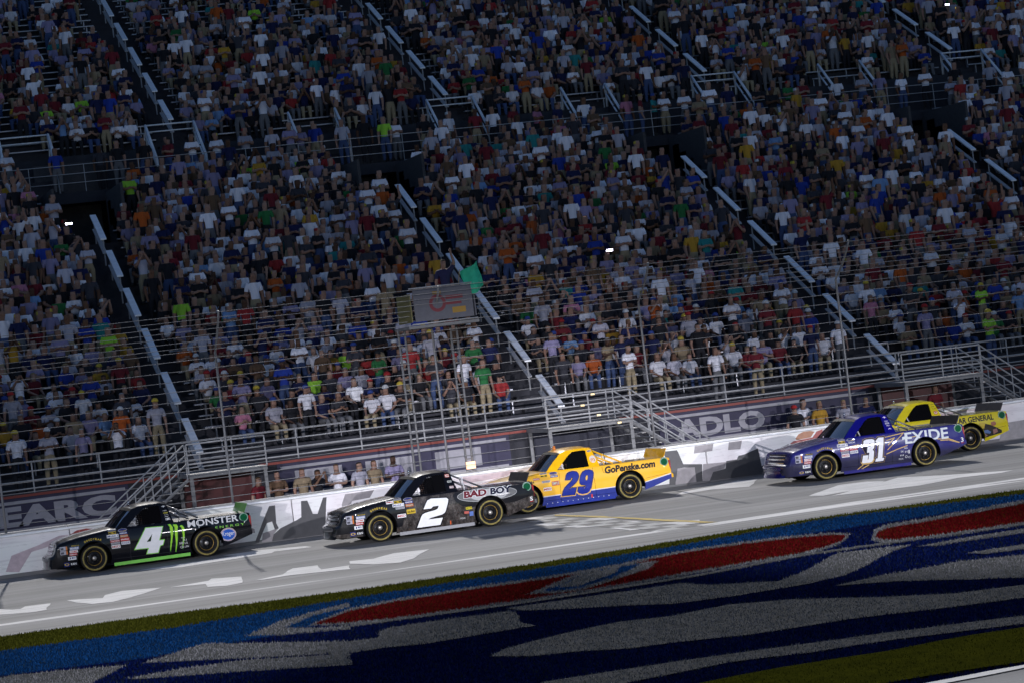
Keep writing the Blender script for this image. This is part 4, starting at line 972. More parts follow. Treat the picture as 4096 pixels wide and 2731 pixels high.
# ---- decals: flat print laid on the side surface
def side_pt(x, z, lift, cabside=False): return (x, -((cab_y(z) if cabside else side_y(x, z))+lift), z)
def lay(name, m, V, F, par, lift=.004, cabside=False, fine=.07):
    bm = bmesh.new(); vv = [bm.verts.new((x, 0, z)) for x, z in V]
    for f in F:
        try: bm.faces.new([vv[i] for i in f])
        except ValueError: pass
    xs = [v[0] for v in V]; zs = [v[1] for v in V]
    def cutn(lo, hi, n, no):
        k = math.floor(lo/n)+1
        while k*n < hi:
            c = k*n; bmesh.ops.bisect_plane(bm, geom=bm.verts[:]+bm.edges[:]+bm.faces[:], plane_co=(c, 0, c), plane_no=no, dist=1e-5); k += 1
    cutn(min(zs), max(zs), fine, (0, 0, 1)); cutn(min(xs), max(xs), fine*1.6, (1, 0, 0))
    kill = []
    for f in bm.faces:
        c = f.calc_center_median()
        if all(min(math.hypot(v.co.x, v.co.z-ZA), math.hypot(v.co.x-WB, v.co.z-ZA)) < RA+.006 for v in f.verts): kill.append(f)
    if kill: bmesh.ops.delete(bm, geom=kill, context='FACES')
    for v in bm.verts:
        for ax in (0, WB):
            d_ = math.hypot(v.co.x-ax, v.co.z-ZA)
            if 1e-4 < d_ < RA+.006: v.co.x = ax+(v.co.x-ax)*(RA+.006)/d_; v.co.z = ZA+(v.co.z-ZA)*(RA+.006)/d_
        v.co = side_pt(v.co.x, v.co.z, lift, cabside)
        if v.co.x < -.6: v.co.x = -.6+(v.co.x+.6)*.88
    bmesh.ops.recalc_face_normals(bm, faces=bm.faces)
    if bm.faces and sum(f.normal.y for f in bm.faces) > 0: bmesh.ops.reverse_faces(bm, faces=bm.faces)
    me = bpy.data.meshes.new(name); bm.to_mesh(me); bm.free(); me.materials.append(m); return link(me, name, par)
DM = {}
def dmat(c):
    k = tuple(round(x, 3) for x in c)
    if k not in DM: DM[k] = mat('print_%03d' % len(DM), c, .4, coat=.7, var=.06, vscale=9, spec=.06)
    return DM[k]
def d_poly(par, polys, c, lift=.004, name='paint_decal', cabside=False, off=0):
    if off: polys = [offset_poly(polys[0], off)]+[offset_poly(q, -off) for q in polys[1:]]
    vs, tr = tess(polys); return lay(name, dmat(c), [(v.x, v.y) for v in vs], tr, par, lift, cabside)
def d_rect(par, x0, x1, z0, z1, c, lift=.004, name='sponsor_decal', cabside=False): return d_poly(par, [[(x0,z0),(x1,z0),(x1,z1),(x0,z1)]], c, lift, name, cabside)
def d_text(par, body, x0, x1, z0, z1, c, lift=.007, slant=0, off=.015, name='lettering', cabside=False, skew=0):
    V, F = text_mesh(body, off); h = z1-z0
    return lay(name, dmat(c), [(x0+u*(x1-x0)+slant*h*(v-.5), z0+v*h+skew*(u-.5)) for u, v in V], F, par, lift, cabside)
def d_ell(par, cx, cz, rx, rz, c, lift=.004, name='sponsor_decal', n=28, cabside=False): return d_poly(par, [[(cx+rx*math.cos(2*math.pi*i/n), cz+rz*math.sin(2*math.pi*i/n)) for i in range(n)]], c, lift, name, cabside)
def d_label(par, x0, x1, z0, z1, bgc, txt, tc, cabside=False, off=.02):
    d_rect(par, x0, x1, z0, z1, bgc, .004, cabside=cabside)
    p = (z1-z0)*.2; q = (x1-x0)*.06; d_text(par, txt, x0+q, x1-q, z0+p, z1-p, tc, .0065, off=off, cabside=cabside)
def arc_text(par, body, cx, cz, r, a0, a1, h, c):
    n = len(body)
    for i, ch in enumerate(body):
        if ch == ' ': continue
        a = R(a0+(a1-a0)*(i+.5)/n); V, F = text_mesh(ch, .03); w = abs(R(a1-a0))*r/n*.78; ca, sa = math.cos(a), math.sin(a)
        P = [(cx+(r+v*h)*ca+(u-.5)*w*sa, cz+(r+v*h)*sa-(u-.5)*w*ca) for u, v in V]
        lay('lettering', dmat(c), P, F, par, .006)
def d_line(par, P, w, c, lift=.003):
    for (a, b) in zip(P, P[1:]):
        d = Vector((b[0]-a[0], b[1]-a[1])).normalized()*.5; n = Vector((-d.y, d.x))*w; e = d*w*.8
        d_poly(par, [[(a[0]+n.x-e.x, a[1]+n.y-e.y), (b[0]+n.x+e.x, b[1]+n.y+e.y), (b[0]-n.x+e.x, b[1]-n.y+e.y), (a[0]-n.x-e.x, a[1]-n.y-e.y)]], c, lift, 'stripe')
def Map(front, rear):
    dx, dy = rear[0]-front[0], rear[1]-front[1]; L = math.hypot(dx, dy); c, s = dx/L, dy/L; k = WB/L
    return lambda p: (((p[0]-front[0])*c+(p[1]-front[1])*s)*k, ZA-(-(p[0]-front[0])*s+(p[1]-front[1])*c)*k)
WHT, BLK, RED_, YLW, NVY, GRY = (.68,.68,.68), (.008,.008,.01), (.4,.02,.02), (.55,.38,.03), (.02,.03,.16), (.34,.34,.37)
def common_decals(b, drop=(), goodyear=YLW):
    S = [('d1',.405,.60,.955,.995,GRY,'NASCAR',BLK), ('d2',.415,.60,.885,.945,YLW,'M',BLK), ('d3',.36,.655,.80,.875,WHT,'Mobil 1',NVY), ('d4',.43,.66,.735,.79,GRY,'FEATHERLITE',(.1,.1,.12)),
         ('d5',.43,.67,.68,.728,RED_,'CRAFTSMAN',WHT), ('d6',.44,.67,.625,.674,GRY,'LINCOLN',(.1,.1,.12)), ('d7',.45,.67,.52,.61,WHT,'MSD',RED_),
         ('d8',.68,.885,.845,.905,NVY,'NASCAR',WHT), ('d9',.69,.89,.765,.835,(.42,.12,.04),'Simple',(.3,.5,.4)), ('d10',.69,.915,.675,.755,RED_,'Holley',WHT), ('d11',.70,.92,.59,.665,WHT,'EXIDE',NVY),
         ('f1',-.555,-.345,.705,.74,BLK,'MOOG',YLW), ('f2',-.59,-.36,.625,.695,(.22,.25,.4),'MAHLE',WHT), ('f3',-.60,-.40,.555,.618,WHT,'COMP',RED_), ('f4',-.615,-.42,.485,.548,RED_,'Edelbrock',WHT), ('f5',-.665,-.455,.38,.465,WHT,'JE',NVY),
         ('f6',-.79,-.64,.225,.33,NVY,'O',YLW), ('f7',-.61,-.45,.235,.325,BLK,'K&N',WHT)]
    for k, x0, x1, z0, z1, bgc, t, tc in S:
        if k not in drop: d_label(b, x0, x1, z0, z1, bgc, t, tc)
    d_ell(b, .77, .95, .115, .042, GRY, .004); d_ell(b, .77, .95, .10, .034, NVY, .0055); d_text(b, 'TRUCK SERIES', .69, .85, .925, .945, YLW, .007)
    arc_text(b, 'GOODYEAR', 0, ZA, .455, 118, 62, .05, goodyear)
    for i in range(2):                                   # printed head lamp and marker
        d_rect(b, -.86, -.70, .53+.105*i, .625+.105*i, (.36,.36,.42), .004, 'headlight_print'); d_rect(b, -.845, -.76, .545+.105*i, .60+.105*i, (.06,.06,.08), .006, 'headlight_print'); d_rect(b, -.695, -.655, .53+.105*i, .625+.105*i, (.5,.15,.03), .004, 'headlight_print')
def pillar_decals(b, L):
    for z, h, bgc, t, tc in L: x = 1.905+(1.3-z)*.17; d_rect(b, x-.055, x+.055, z-h/2, z+h/2, bgc, .003, cabside=True); d_text(b, t, x-.048, x+.048, z-h*.3, z+h*.3, tc, .0055, cabside=True)
def truck(name, label, loc, yaw, paint, skirt, bed, cabm, spoiler, filler=True, net='window', trim=None, lower=None):
    T = thing(name, label, 'race truck', loc, yaw, 'race trucks'); T.scale = (1.025,)*3
    body = link(cmesh('truck_body', BODY_MB, paint, True, 38), 'body', T)
    cabo = link(cmesh('truck_cab', CAB_MB, cabm, True, 32), 'cab', T)
    def part(nm, mb, m, par=T, smooth=False, ang=None): o = link(cmesh(nm, mb, m, smooth or bool(ang), ang), nm, par); return o
    mb = MB(); windshield(mb); part('windshield', mb, GLASS, cabo, True)
    mb = MB(); windshield(mb, .86, .99, .006); part('windshield_banner', mb, dark, cabo, True)
    mb = MB(); mb.grid([[(1.99-.0*j, -.5+j*.25, 1.38) for j in range(5)], [(2.045, -.62+j*.31, 1.07) for j in range(5)]]); part('rear_window', mb, GLASS, cabo)
    mb = MB(); mb.grid([[(.66,0,.97),(1.2,0,.97),(1.95,0,.97)],[(.66,.01,.975),(1.2,.01,.975),(1.95,.01,.975)]])
    mb = MB(); mb.box(-.95,3.15,-.55,.55,.16,.78); mb.box(3.15,3.9,-.55,.55,.5,.78); mb.box(.5,2.05,-.86,.86,.2,.94); part('chassis', mb, dark)
    mb = MB()                                            # inner wheel housings
    for ax in (0, WB):
        for s in (-1, 1):
            A = [[(ax+(RA+.02)*math.cos(a), s*.93 if ax == 0 else s*.93, ZA+(RA+.02)*math.sin(a)), (ax+(RA+.02)*math.cos(a), s*.5, ZA+(RA+.02)*math.sin(a))] for a in [math.pi*(-.05+1.1*k/16) for k in range(17)]]
            mb.grid(A)
    part('wheel_housing', mb, dark)
    # roll cage, seat
    mb = MB()
    for s in (-1, 1):
        mb.tube([(.72,s*.74,.95),(1.12,s*.62,1.40),(1.75,s*.62,1.42),(1.85,s*.72,.95)], .024, 7); mb.tube([(1.75,s*.62,1.42),(1.82,s*.72,.95)], .024, 7)
        mb.tube([(1.02,s*.68,1.30),(1.16,s*.72,.96)], .02, 6)
    mb.tube([(1.12,-.62,1.40),(1.12,.62,1.40)], .024, 7); mb.tube([(1.75,-.62,1.42),(1.75,.62,1.42)], .024, 7); mb.tube([(.98,0,1.42),(.66,0,1.0)], .018, 6)
    part('roll_cage', mb, whitebar, cabo, True)
    mb = MB(); mb.bbox(1.40,1.56,-.56,-.08,.93,1.36,.04); mb.bbox(1.36,1.5,-.6,-.52,1.12,1.34,.02); part('seat', mb, dark, cabo)
    if net:
        mb = MB(); zb, zt = 1.02, 1.425; xa, xb = 1.16, 1.78
        for i in range(13):
            x = xa+(xb-xa)*i/12; ztop = min(zt, 1.015+(x-.90)*.80); mb.box(x-.011, x+.011, -cab_y(1.2)+.035-.0, -cab_y(1.2)+.041, zb, ztop)
        for j in range(10):
            z = zb+.0+(zt-zb)*j/9; x0 = max(xa, .90+(z-1.015)/.80)
            mb.box(x0, xb, -cab_y(1.2)+.034, -cab_y(1.2)+.042, z-.011, z+.011)
        mb.v = [(x, y+(z-1.2)*.46, z) for x, y, z in mb.v]
        if net == 'dense':
            mb.add([(1.22,-cab_y(1.02)+.05,1.02),(1.78,-cab_y(1.02)+.05,1.02),(1.78,-cab_y(1.42)+.05,1.42),(1.43,-cab_y(1.42)+.05,1.42),(1.22,-cab_y(1.25)+.05,1.25)], [(0,1,2,3,4)])
        else:
            mb.add([(1.5,-cab_y(1.02)+.05,1.02),(1.78,-cab_y(1.02)+.05,1.02),(1.78,-cab_y(1.42)+.05,1.42),(1.5,-cab_y(1.42)+.05,1.42)], [(0,1,2,3)])
        part('window_net_'+net, mb, netm, cabo).name = 'window_net'
    # bed cover, rails, braces
    mb = MB(); mb.grid([[(x, -.80+j*.2, .99+.016*math.sin(math.pi*j/8)+(x-2.1)*-.004+.003*math.sin(x*9+j)) for j in range(9)] for x in [2.1+.09*i for i in range(21)]]); part('bed_cover', mb, bed, T, True)
    for s in (-1, 1):
        mb = MB(); mb.tube([(1.97,s*.66,1.40),(2.72,s*.80,1.0)], .022, 7); part('bed_brace_%d' % s, mb, trim or gunm, T, True).name = 'bed_brace'
        mb = MB(); mb.tube([(2.01,s*.70,1.24),(2.48,s*.80,1.0)], .022, 7); mb.tube([(2.2,s*.72,1.28),(2.24,s*.78,1.0)], .012, 5); part('bed_brace_low_%d' % s, mb, trim or gunm, T, True).name = 'bed_brace'
    # spoiler: two plates with a seam
    for s, (y0, y1) in enumerate(((-.80, -.006), (.006, .80))):
        mb = MB(); a, b2 = (3.90, .985), (4.0, 1.205); mb.add([(a[0],y0,a[1]),(a[0],y1,a[1]),(b2[0],y1,b2[1]),(b2[0],y0,b2[1]),(a[0]+.012,y0,a[1]),(a[0]+.012,y1,a[1]),(b2[0]+.012,y1,b2[1]),(b2[0]+.012,y0,b2[1])], [(0,3,2,1),(4,5,6,7),(0,1,5,4),(2,3,7,6),(1,2,6,5),(0,4,7,3)])
        part('spoiler_%d' % s, mb, spoiler).name = 'spoiler'
    # bumpers, grille, lamps
    mb = MB(); P = []
    for j in range(15):
        u = -1+j/7; x = -1.19-.055*(1-u*u)+.05*u**4; P.append([(x+.0, u*.66, .47), (x-.012, u*.67, .45), (x-.012, u*.67, .40), (x, u*.66, .375)])
    mb.grid(P); part('front_bumper', mb, lower or trim or chrome, T, True)
    mb = MB(); P = []
    for j in range(15):
        u = -1+j/7; x = -1.195-.04*(1-u*u)+.05*u**4; P.append([(x, u*.68, .37), (x-.01, u*.69, .20), (x-.05, u*.70, .185), (x+.03, u*.66, .18)])
    mb.grid(P); part('front_splitter', mb, lower or cabm, T, True)
    for k, (z0, z1) in enumerate(((.53,.60),(.625,.70),(.72,.765))):
        mb = MB(); P = []
        for j in range(11):
            u = -1+j/5; x0 = -1.055+(z0-.515)*.48-.03*(1-u*u)-.012; x1 = -1.055+(z1-.515)*.48-.03*(1-u*u)-.012; P.append([(x0, u*.52, z0), (x0-.012, u*.52, z0+.01), (x1-.012, u*.52, z1-.01), (x1, u*.52, z1)])
        mb.grid(P); part('grille_bar_%d' % k, mb, chrome, T, True).name = 'grille_bar'
    for s in (-1, 1):
        mb = MB(); mb.grid([[(-1.03+.01*i+ (.0 if i < 2 else .0), s*(.54+.06*i), .54), (-.985+.012*i, s*(.54+.06*i), .70)] for i in range(5)]); part('headlight_%d' % s, mb, headl, T, True).name = 'headlight'
        mb = MB(); mb.bbox(3.985, 4.045, s*.86-.045, s*.86+.045, .60, .90, .015); part('tail_light_%d' % s, mb, redl_).name = 'tail_light'
    mb = MB(); mb.bbox(4.03, 4.12, -.84, .84, .43, .55, .03); part('rear_bumper', mb, trim or chrome if trim else paint)
    for s in (-1, 1):
        mb = MB(); mb.box(.47, 2.40, s*.925-.012, s*.925+.012, .085, .165); part('side_skirt_%d' % s, mb, skirt).name = 'side_skirt'
    mb = MB(); mb.lathe([(.115,.02),(.115,-.012),(.09,-.014),(.088,.0)], (3.86,-(side_y(3.86,.86)),.865), 24); fl = part('fuel_filler', mb, ltgrey, T, True)
    mb = MB(); mb.lathe([(.092,-.013),(.03,-.011),(.001,-.016)], (3.86,-(side_y(3.86,.86)),.865), 24); part('filler_cap', mb, green_g, fl, True)
    mb = MB(); mb.tube([(1.13,.1,1.50),(1.13,.1,1.565)], .018, 8); mb.lathe([(.001,.04),(.025,.03),(.03,.0),(.02,-.02)], (1.13,.1,1.575), 10, axis='z'); part('roof_antenna', mb, chrome, cabo, True)
    for ax in (0, WB):
        for s in (-1, 1):
            y = s*.80
            w = link(cmesh('wheel_rim', WHEEL['rim'], rimm, True, 40), 'wheel', T); w.location = (ax, y, RT); w.rotation_euler = (0, random.random()*6, math.pi if s > 0 else 0)
            link(cmesh('tyre', WHEEL['tyre'], rubber, True, 50), 'tyre', w); link(cmesh('tyre_stripe', WHEEL['tyre_stripe'], yel_s, True), 'tyre_stripe', w)
            link(cmesh('hub', WHEEL['hub'], hubm, True, 40), 'hub', w); link(cmesh('rim_line', WHEEL['rim_line'], gold_r, True), 'rim_line', w)
    sm = (.03,.03,.033) if 'black' in label else (.004,.004,.005)
    for P_ in ([(.93,.97),(.90,.24),(.93,.18)], [(1.86,.96),(1.88,.2)], [(-.43,.86),(-.40,.74)], [(2.12,.95),(2.14,.80),(2.30,.76)], [(.47,.26),(2.40,.235)], [(-.9,.5),(-.5,.49),(-.44,.40)], [(3.3,.5),(3.95,.56)], [(-.3,.93),(.42,.985)]): d_line(body, P_, .007, sm, .0025)
    return T, body, cabo
def paint_mat(name, c, rough=.3): return mat(name, c, rough, coat=.75, var=.14, vscale=5, bump=.03, bscale=7, spec=.06)
def truck_loc(mx, my, z=None): return (mx, my, my*math.tan(BANK))
sk_al = mat('skirt_alloy', (.2,.2,.21), .45, metal=.3, bump=.2, bscale=80)
# ---------------------------------------------------------------- number 4
p_black = paint_mat('paint_black', (.004,.004,.006)); p_lime = mat('skirt_lime', (.16,.5,.06), .4, coat=.5, var=.12); sp_green = mat('spoiler_green', (.06,.2,.03), .35, coat=.3, var=.15, vscale=6)
T4, B4, C4 = truck('race_truck', 'black race pickup with white number 4 and green claw marks on its side', truck_loc(8.30, -1.25), 0, p_black, p_lime, silver_bed, p_black, sp_green, trim=gunm)
M4 = Map((375.8,2239.3), (817.7,2178.9)); c1 = Zc(150, 1960, 2.6133); m4 = lambda L: [M4(c1(*p)) for p in L]
four = [(1108,420),(1280,405),(1247,545),(1297,541),(1286,588),(1258,598),(1240,670),(1126,683),(1143,622),(1001,637)]; hole = [(1120,562),(1175,478),(1160,556)]
d_poly(B4, m4(four) and [m4(four)], (.22,.55,.08), .004, 'number_outline', off=.018); d_poly(B4, [m4(four), m4(hole)[::-1]], (.72,.72,.72), .007, 'number')
d_poly(B4, [m4(hole)], (.01,.03,.01), .0085, 'number_gap')
lime, dgreen = (.33,.62,.04), (.03,.25,.03)
for ox, top, bot, w in ((1375,385,650,30), (1430,385,655,34), (1500,395,625,26)):
    Lp, Rp = [], []; n = 12; rr = random.Random(ox)
    for i in range(n+1):
        t = i/n; y = top+(bot-top)*t; ww = w*(1-t*.86)*(.8+.4*rr.random()); cx = ox+ (-18 if t == 0 else 0)+10*math.sin(t*5+ox)*(1-t)-t*6
        Lp.append((cx-ww*.5, y+rr.uniform(-4, 4))); Rp.append((cx+ww*.55, y-4+rr.uniform(-4, 4)))
    P = Lp+[(ox-4, bot+8)]+Rp[::-1]+[(ox-32, top-4)]
    d_poly(B4, [m4(P)], dgreen, .004, 'claw_mark', off=.008); d_poly(B4, [m4(P)], lime, .0065, 'claw_mark')
a, b = M4(c1(1545, 422)), M4(c1(2068, 288)); d_text(B4, 'MONSTER', a[0], b[0], a[1]+.02, a[1]+.185, (.6,.6,.6), off=.02)
x = a[0]+(b[0]-a[0])*.215; d_rect(B4, x-.008, x+.008, a[1]-.03, a[1]+.23, (.55,.55,.55), .009, 'lettering')
a, b = M4(c1(1830, 425)), M4(c1(2135, 366)); d_text(B4, 'E N E R G Y', a[0], b[0], a[1], a[1]+.055, (.2,.5,.06), off=.01)
cx, cz = M4(c1(1967, 483)); d_ell(B4, cx, cz, .205, .168, (.6,.6,.6), .004); d_ell(B4, cx, cz, .195, .158, (.3,.03,.05), .0055); d_ell(B4, cx, cz, .182, .146, (.6,.6,.6), .007); d_ell(B4, cx, cz, .17, .135, (.02,.09,.42), .0085); d_text(B4, 'Kroger', cx-.15, cx+.15, cz-.06, cz+.08, (.65,.65,.65), .0105, off=.01)
common_decals(B4)
pillar_decals(C4, [(1.40,.08,BLK,'+',WHT), (1.29,.03,BLK,'EXIDE',WHT), (1.235,.03,(.4,.35,.05),'TOOLS',BLK), (1.185,.03,BLK,'Time Clue',WHT), (1.14,.035,BLK,'BRANDT',WHT), (1.075,.05,WHT,'N',BLK)])
for i, (x, z, w, h, t) in enumerate(((2.26,.56,.10,.03,'FOX'),(2.29,.50,.10,.05,'A1'),(2.20,.43,.10,.06,'RHEEM'),(2.32,.42,.08,.05,'U2'),(2.21,.33,.10,.06,'CR'),(2.33,.33,.10,.05,'LIN'))): d_text(B4, t, x-w/2, x+w/2, z-h/2, z+h/2, (.5,.5,.5))
# ---------------------------------------------------------------- number 2
g = NT('paint_camo', .32, 1.0); X = g.xyz()
v1 = g.noise(8, (1.3,1,.7), 6, rough=.75); v2 = g.noise(17, None, 4); v3 = g.n('TexVoronoi', feature='DISTANCE_TO_EDGE'); v3.inputs['Scale'].default_value = 4.5; wv = g.n('VectorMath', operation='ADD'); nn = g.n('TexNoise'); nn.inputs['Scale'].default_value = 5; g.l(g.tc.outputs['Object'], nn.inputs[0]); sv = g.n('VectorMath', operation='SCALE'); sv.inputs['Scale'].default_value = .55; g.l(nn.outputs['Color'], sv.inputs[0]); g.l(g.tc.outputs['Object'], wv.inputs[0]); g.l(sv.outputs[0], wv.inputs[1]); g.l(wv.outputs[0], v3.inputs[0])
camo = g.ramp(v1, [(.3, (.008,.006,.006)), (.45, (.022,.018,.016)), (.56, (.055,.047,.043)), (.7, (.13,.115,.105))])
camo = g.mix(g.ramp(v2, [(.62, (0,0,0)), (.72, (.7,.7,.7))]), camo, (.09,.036,.018)); camo = g.mix(g.ramp(v3.outputs[0], [(.0, (.5,.5,.5)), (.03, (0,0,0))]), camo, (.13,.12,.11))
edge = g.math('ADD', X[0], g.math('MULTIPLY', g.math('SUBTRACT', X[2], .5), -.35))
msk = g.math('GREATER_THAN', edge, .62); low = g.math('LESS_THAN', g.math('ADD', X[2], g.math('MULTIPLY', X[0], -.10)), .25)
low = g.math('MULTIPLY', low, g.math('GREATER_THAN', X[0], .3)); up_ = g.math('LESS_THAN', X[2], .965)
msk = g.math('MULTIPLY', g.math('MAXIMUM', msk, low), up_); frontm = g.math('MULTIPLY', g.math('LESS_THAN', X[0], -.45), g.math('LESS_THAN', X[2], .3)); msk = g.math('MAXIMUM', msk, frontm)
g.color(g.mix(msk, (.006,.006,.008), camo)); p_camo = g.M
silver_camo = mat('bed_cover_camo', (.16,.145,.14), .25, metal=.3, coat=.8, var=.5, vscale=7)
T2, B2, C2 = truck('race_truck', 'black and camouflage race pickup with white number 2 on its door', truck_loc(15.10, -4.45), R(.6), p_camo, sk_al, silver_camo, p_black, mat('spoiler_black', (.012,.012,.014), .35), trim=gunm)
M2 = Map((1498.0,2118.6), (1945.5,2054.6)); c2 = Zc(1580, 1880, 4.2); m2 = lambda L: [M2(c2(*p)) for p in L]
two = [(372,692),(415,590),(440,545),(500,515),(760,497),(795,520),(790,565),(755,705),(735,745),(690,775),(500,832),(458,858),(705,826),(670,945),(275,1000),(335,815),(360,775),(410,748),(570,703),(612,680),(632,630),(535,643),(500,678)]
d_poly(B2, [m2(two)], BLK, .0045, 'number_outline', off=.03); d_poly(B2, [m2(two)], (.72,.72,.72), .007, 'number')
d_poly(B2, [m2([(905,410),(960,405),(1400,345),(2235,235),(2285,320),(2285,420),(1980,540),(1740,590),(1600,560),(1400,600),(1200,650),(1030,630),(920,560),(880,480)])], BLK, .0035, 'black_panel')
el = [M2(c2(1465+510*math.cos(t)+0*math.sin(t), 462-(1465+510*math.cos(t)-1465)*.105-32+108*math.sin(t))) for t in [2*math.pi*i/40 for i in range(40)]]
d_poly(B2, [el], (.5,.5,.5), .005, 'oval_border', off=.008); d_poly(B2, [el], (.13,.13,.13), .0065, 'oval_panel'); el2 = [M2(c2(1500+330*math.cos(t), 462-(330*math.cos(t))*.105-28+98*math.sin(t))) for t in [2*math.pi*i/40 for i in range(40)]]; d_poly(B2, [el2], (.36,.36,.36), .008, 'oval_panel')
for t, p0, p1, c in (('BAD', (1070,505), (1450,365), (.12,.012,.02)), ('BOY', (1525,440), (1880,295), (.012,.012,.03))):
    a, b = M2(c2(*p0)), M2(c2(*p1)); h = .17
    for o_, cc, lf in ((.1, (.6,.6,.6), .0095), (.05, c, .0115)): d_text(B2, t, a[0]-(o_-.05)*.22, b[0]+(o_-.05)*.22, a[1]-(o_-.05)*.22, a[1]+h+(o_-.05)*.22, cc, lf, slant=.12, off=o_)
a, b = M2(c2(1635, 465)), M2(c2(1885, 430)); d_text(B2, 'BUGGIES', a[0], b[0], a[1], a[1]+.04, (.05,.05,.06), .0105)
common_decals(B2, ('d5','d6','d10','d11'))
d_label(B2, .21, .40, .895, .965, WHT, 'Holley', RED_); d_label(B2, .70, .92, .59, .70, YLW, 'Auto Meter', BLK)
pillar_decals(C2, [(1.39,.08,(.4,.15,.12),'C',WHT), (1.24,.05,(.4,.42,.4),'EXIDE',BLK), (1.10,.06,(.3,.2,.2),'NHRA',WHT)])
d_label(B2, 2.21, 2.37, .50, .56, (.5,.42,.03), 'JEGS', BLK); d_rect(B2, 2.16, 2.28, .40, .46, (.4,.1,.08)); d_rect(B2, 2.29, 2.39, .33, .44, (.1,.16,.4)); d_text(B2, 'FOX', 2.05, 2.18, .28, .32, (.5,.5,.5)); d_rect(B2, 1.775, 1.80, .19, .28, (.6,.1,.02))
d_text(B2, 'S', 3.9, 3.98, .50, .60, WHT); d_rect(B2, 3.9, 3.99, .475, .49, RED_)
mb = MB(); mb.tube([(2.28,-.78,.99),(2.24,-.78,1.32)], .016, 6); link(cmesh('whip_mast', mb, whitebar), 'strap', T2)
# ---------------------------------------------------------------- number 29
M29 = Map((2105.6,2006.8), (2513.6,1948.2)); c5 = Zc(2100, 1780, 5.88); m29 = lambda L: [M29(c5(*p)) for p in L]
g = NT('paint_yellow_blue', .3, 1.0); X = g.xyz(); n_ = g.noise(2); s1 = g.math('ADD', X[2], g.math('MULTIPLY', X[0], -.006)); rear = g.math('MULTIPLY', g.math('GREATER_THAN', X[0], 3.2), g.math('MULTIPLY', g.math('SUBTRACT', X[0], 3.2), -.17))
s2 = g.math('ADD', s1, rear)
k = g.mix(g.math('LESS_THAN', s2, .385), (.80,.42,.006), (.6,.6,.62)); k = g.mix(g.math('LESS_THAN', s2, .362), k, (.006,.02,.2)); g.color(g.mix(.05, k, n_)); p29 = g.M
p_yel = paint_mat('paint_gold_yellow', (.80,.42,.006)); p_blue29 = paint_mat('paint_blue', (.006,.02,.2)); bed29 = mat('bed_cover_tan', (.42,.30,.12), .22, coat=.9, var=.2)
T29, B29, C29 = truck('race_truck', 'golden yellow race pickup with blue number 29 and blue lower body', truck_loc(19.82, -1.75), R(.4), p29, p_blue29, bed29, p_yel, p_yel, net='dense', trim=p_yel, lower=p_blue29)
n2 = [(890,868),(905,780),(940,720),(1000,690),(1080,675),(1160,690),(1195,735),(1200,790),(1180,860),(1130,930),(1060,990),(990,1050),(975,1085),(1045,1045),(1148,1035),(1120,1190),(820,1225),(845,1110),(880,1040),(950,970),(1020,900),(1055,850),(1060,805),(1030,810),(1005,865)]
n9 = [(1225,860),(1250,760),(1290,690),(1360,650),(1440,635),(1520,655),(1545,700),(1535,800),(1490,1050),(1460,1120),(1400,1160),(1300,1180),(1210,1165),(1180,1130),(1195,1025),(1345,1008),(1330,1040),(1342,1043),(1375,985),(1330,975),(1260,970),(1225,930)]
h9 = [(1365,870),(1360,800),(1385,760),(1412,765),(1405,850),(1380,870)]
for P in (n2, n9):
    d_poly(B29, [m29(P)], (.62,.36,.1), .0035, 'number_outline', off=.032); d_poly(B29, [m29(P)], BLK, .005, 'number_outline', off=.014); d_poly(B29, [m29(P)], (.01,.022,.22), .007, 'number')
d_poly(B29, [m29(h9)], BLK, .008, 'number_gap', off=.008); d_poly(B29, [m29(h9)], (.62,.36,.1), .009, 'number_gap')
c3 = Zc(2000, 1740, 2.94); a, b = M29(c3(1205, 478)), M29(c3(1795, 318)); d_text(B29, 'GoPenske.com', a[0], b[0], a[1]+.0, a[1]+.19, (.012,.012,.015), slant=.16, off=.045)
common_decals(B29, ('d3','d5','d6','d10','d11','d9'), goodyear=BLK)
d_label(B29, .69, .90, .63, .75, (.4,.1,.05), 'SIMPLE', (.35,.45,.4)); d_label(B29, .21, .38, .83, .885, (.4,.12,.12), 'Holley', WHT)
pillar_decals(C29, [(1.40,.05,GRY,'EXIDE',BLK)]); d_ell(C29, 1.93, 1.18, .085, .095, (.6,.55,.5), .003, cabside=True); d_text(C29, 'm', 1.875, 1.985, 1.12, 1.2, (.6,.2,.02), .005, cabside=True)
for i in range(13): x = .52+i*.142; d_ell(B29, x, .185, .011, .011, (.7,.7,.75), .006, 'rivet', 8)
d_rect(B29, 1.735, 1.775, .19, .28, (.5,.05,.05), .008)
mb = MB(); mb.tube([(1.2,.1,1.5),(1.2,.1,1.62)], [.045,.03], 10); link(cmesh('camera_pod', mb, orange_m), 'camera_pod', T29)
mb = MB(); mb.tube([(2.3,-.76,.99),(2.27,-.72,1.32)], .01, 6); link(cmesh('tether', mb, dark), 'strap', T29)
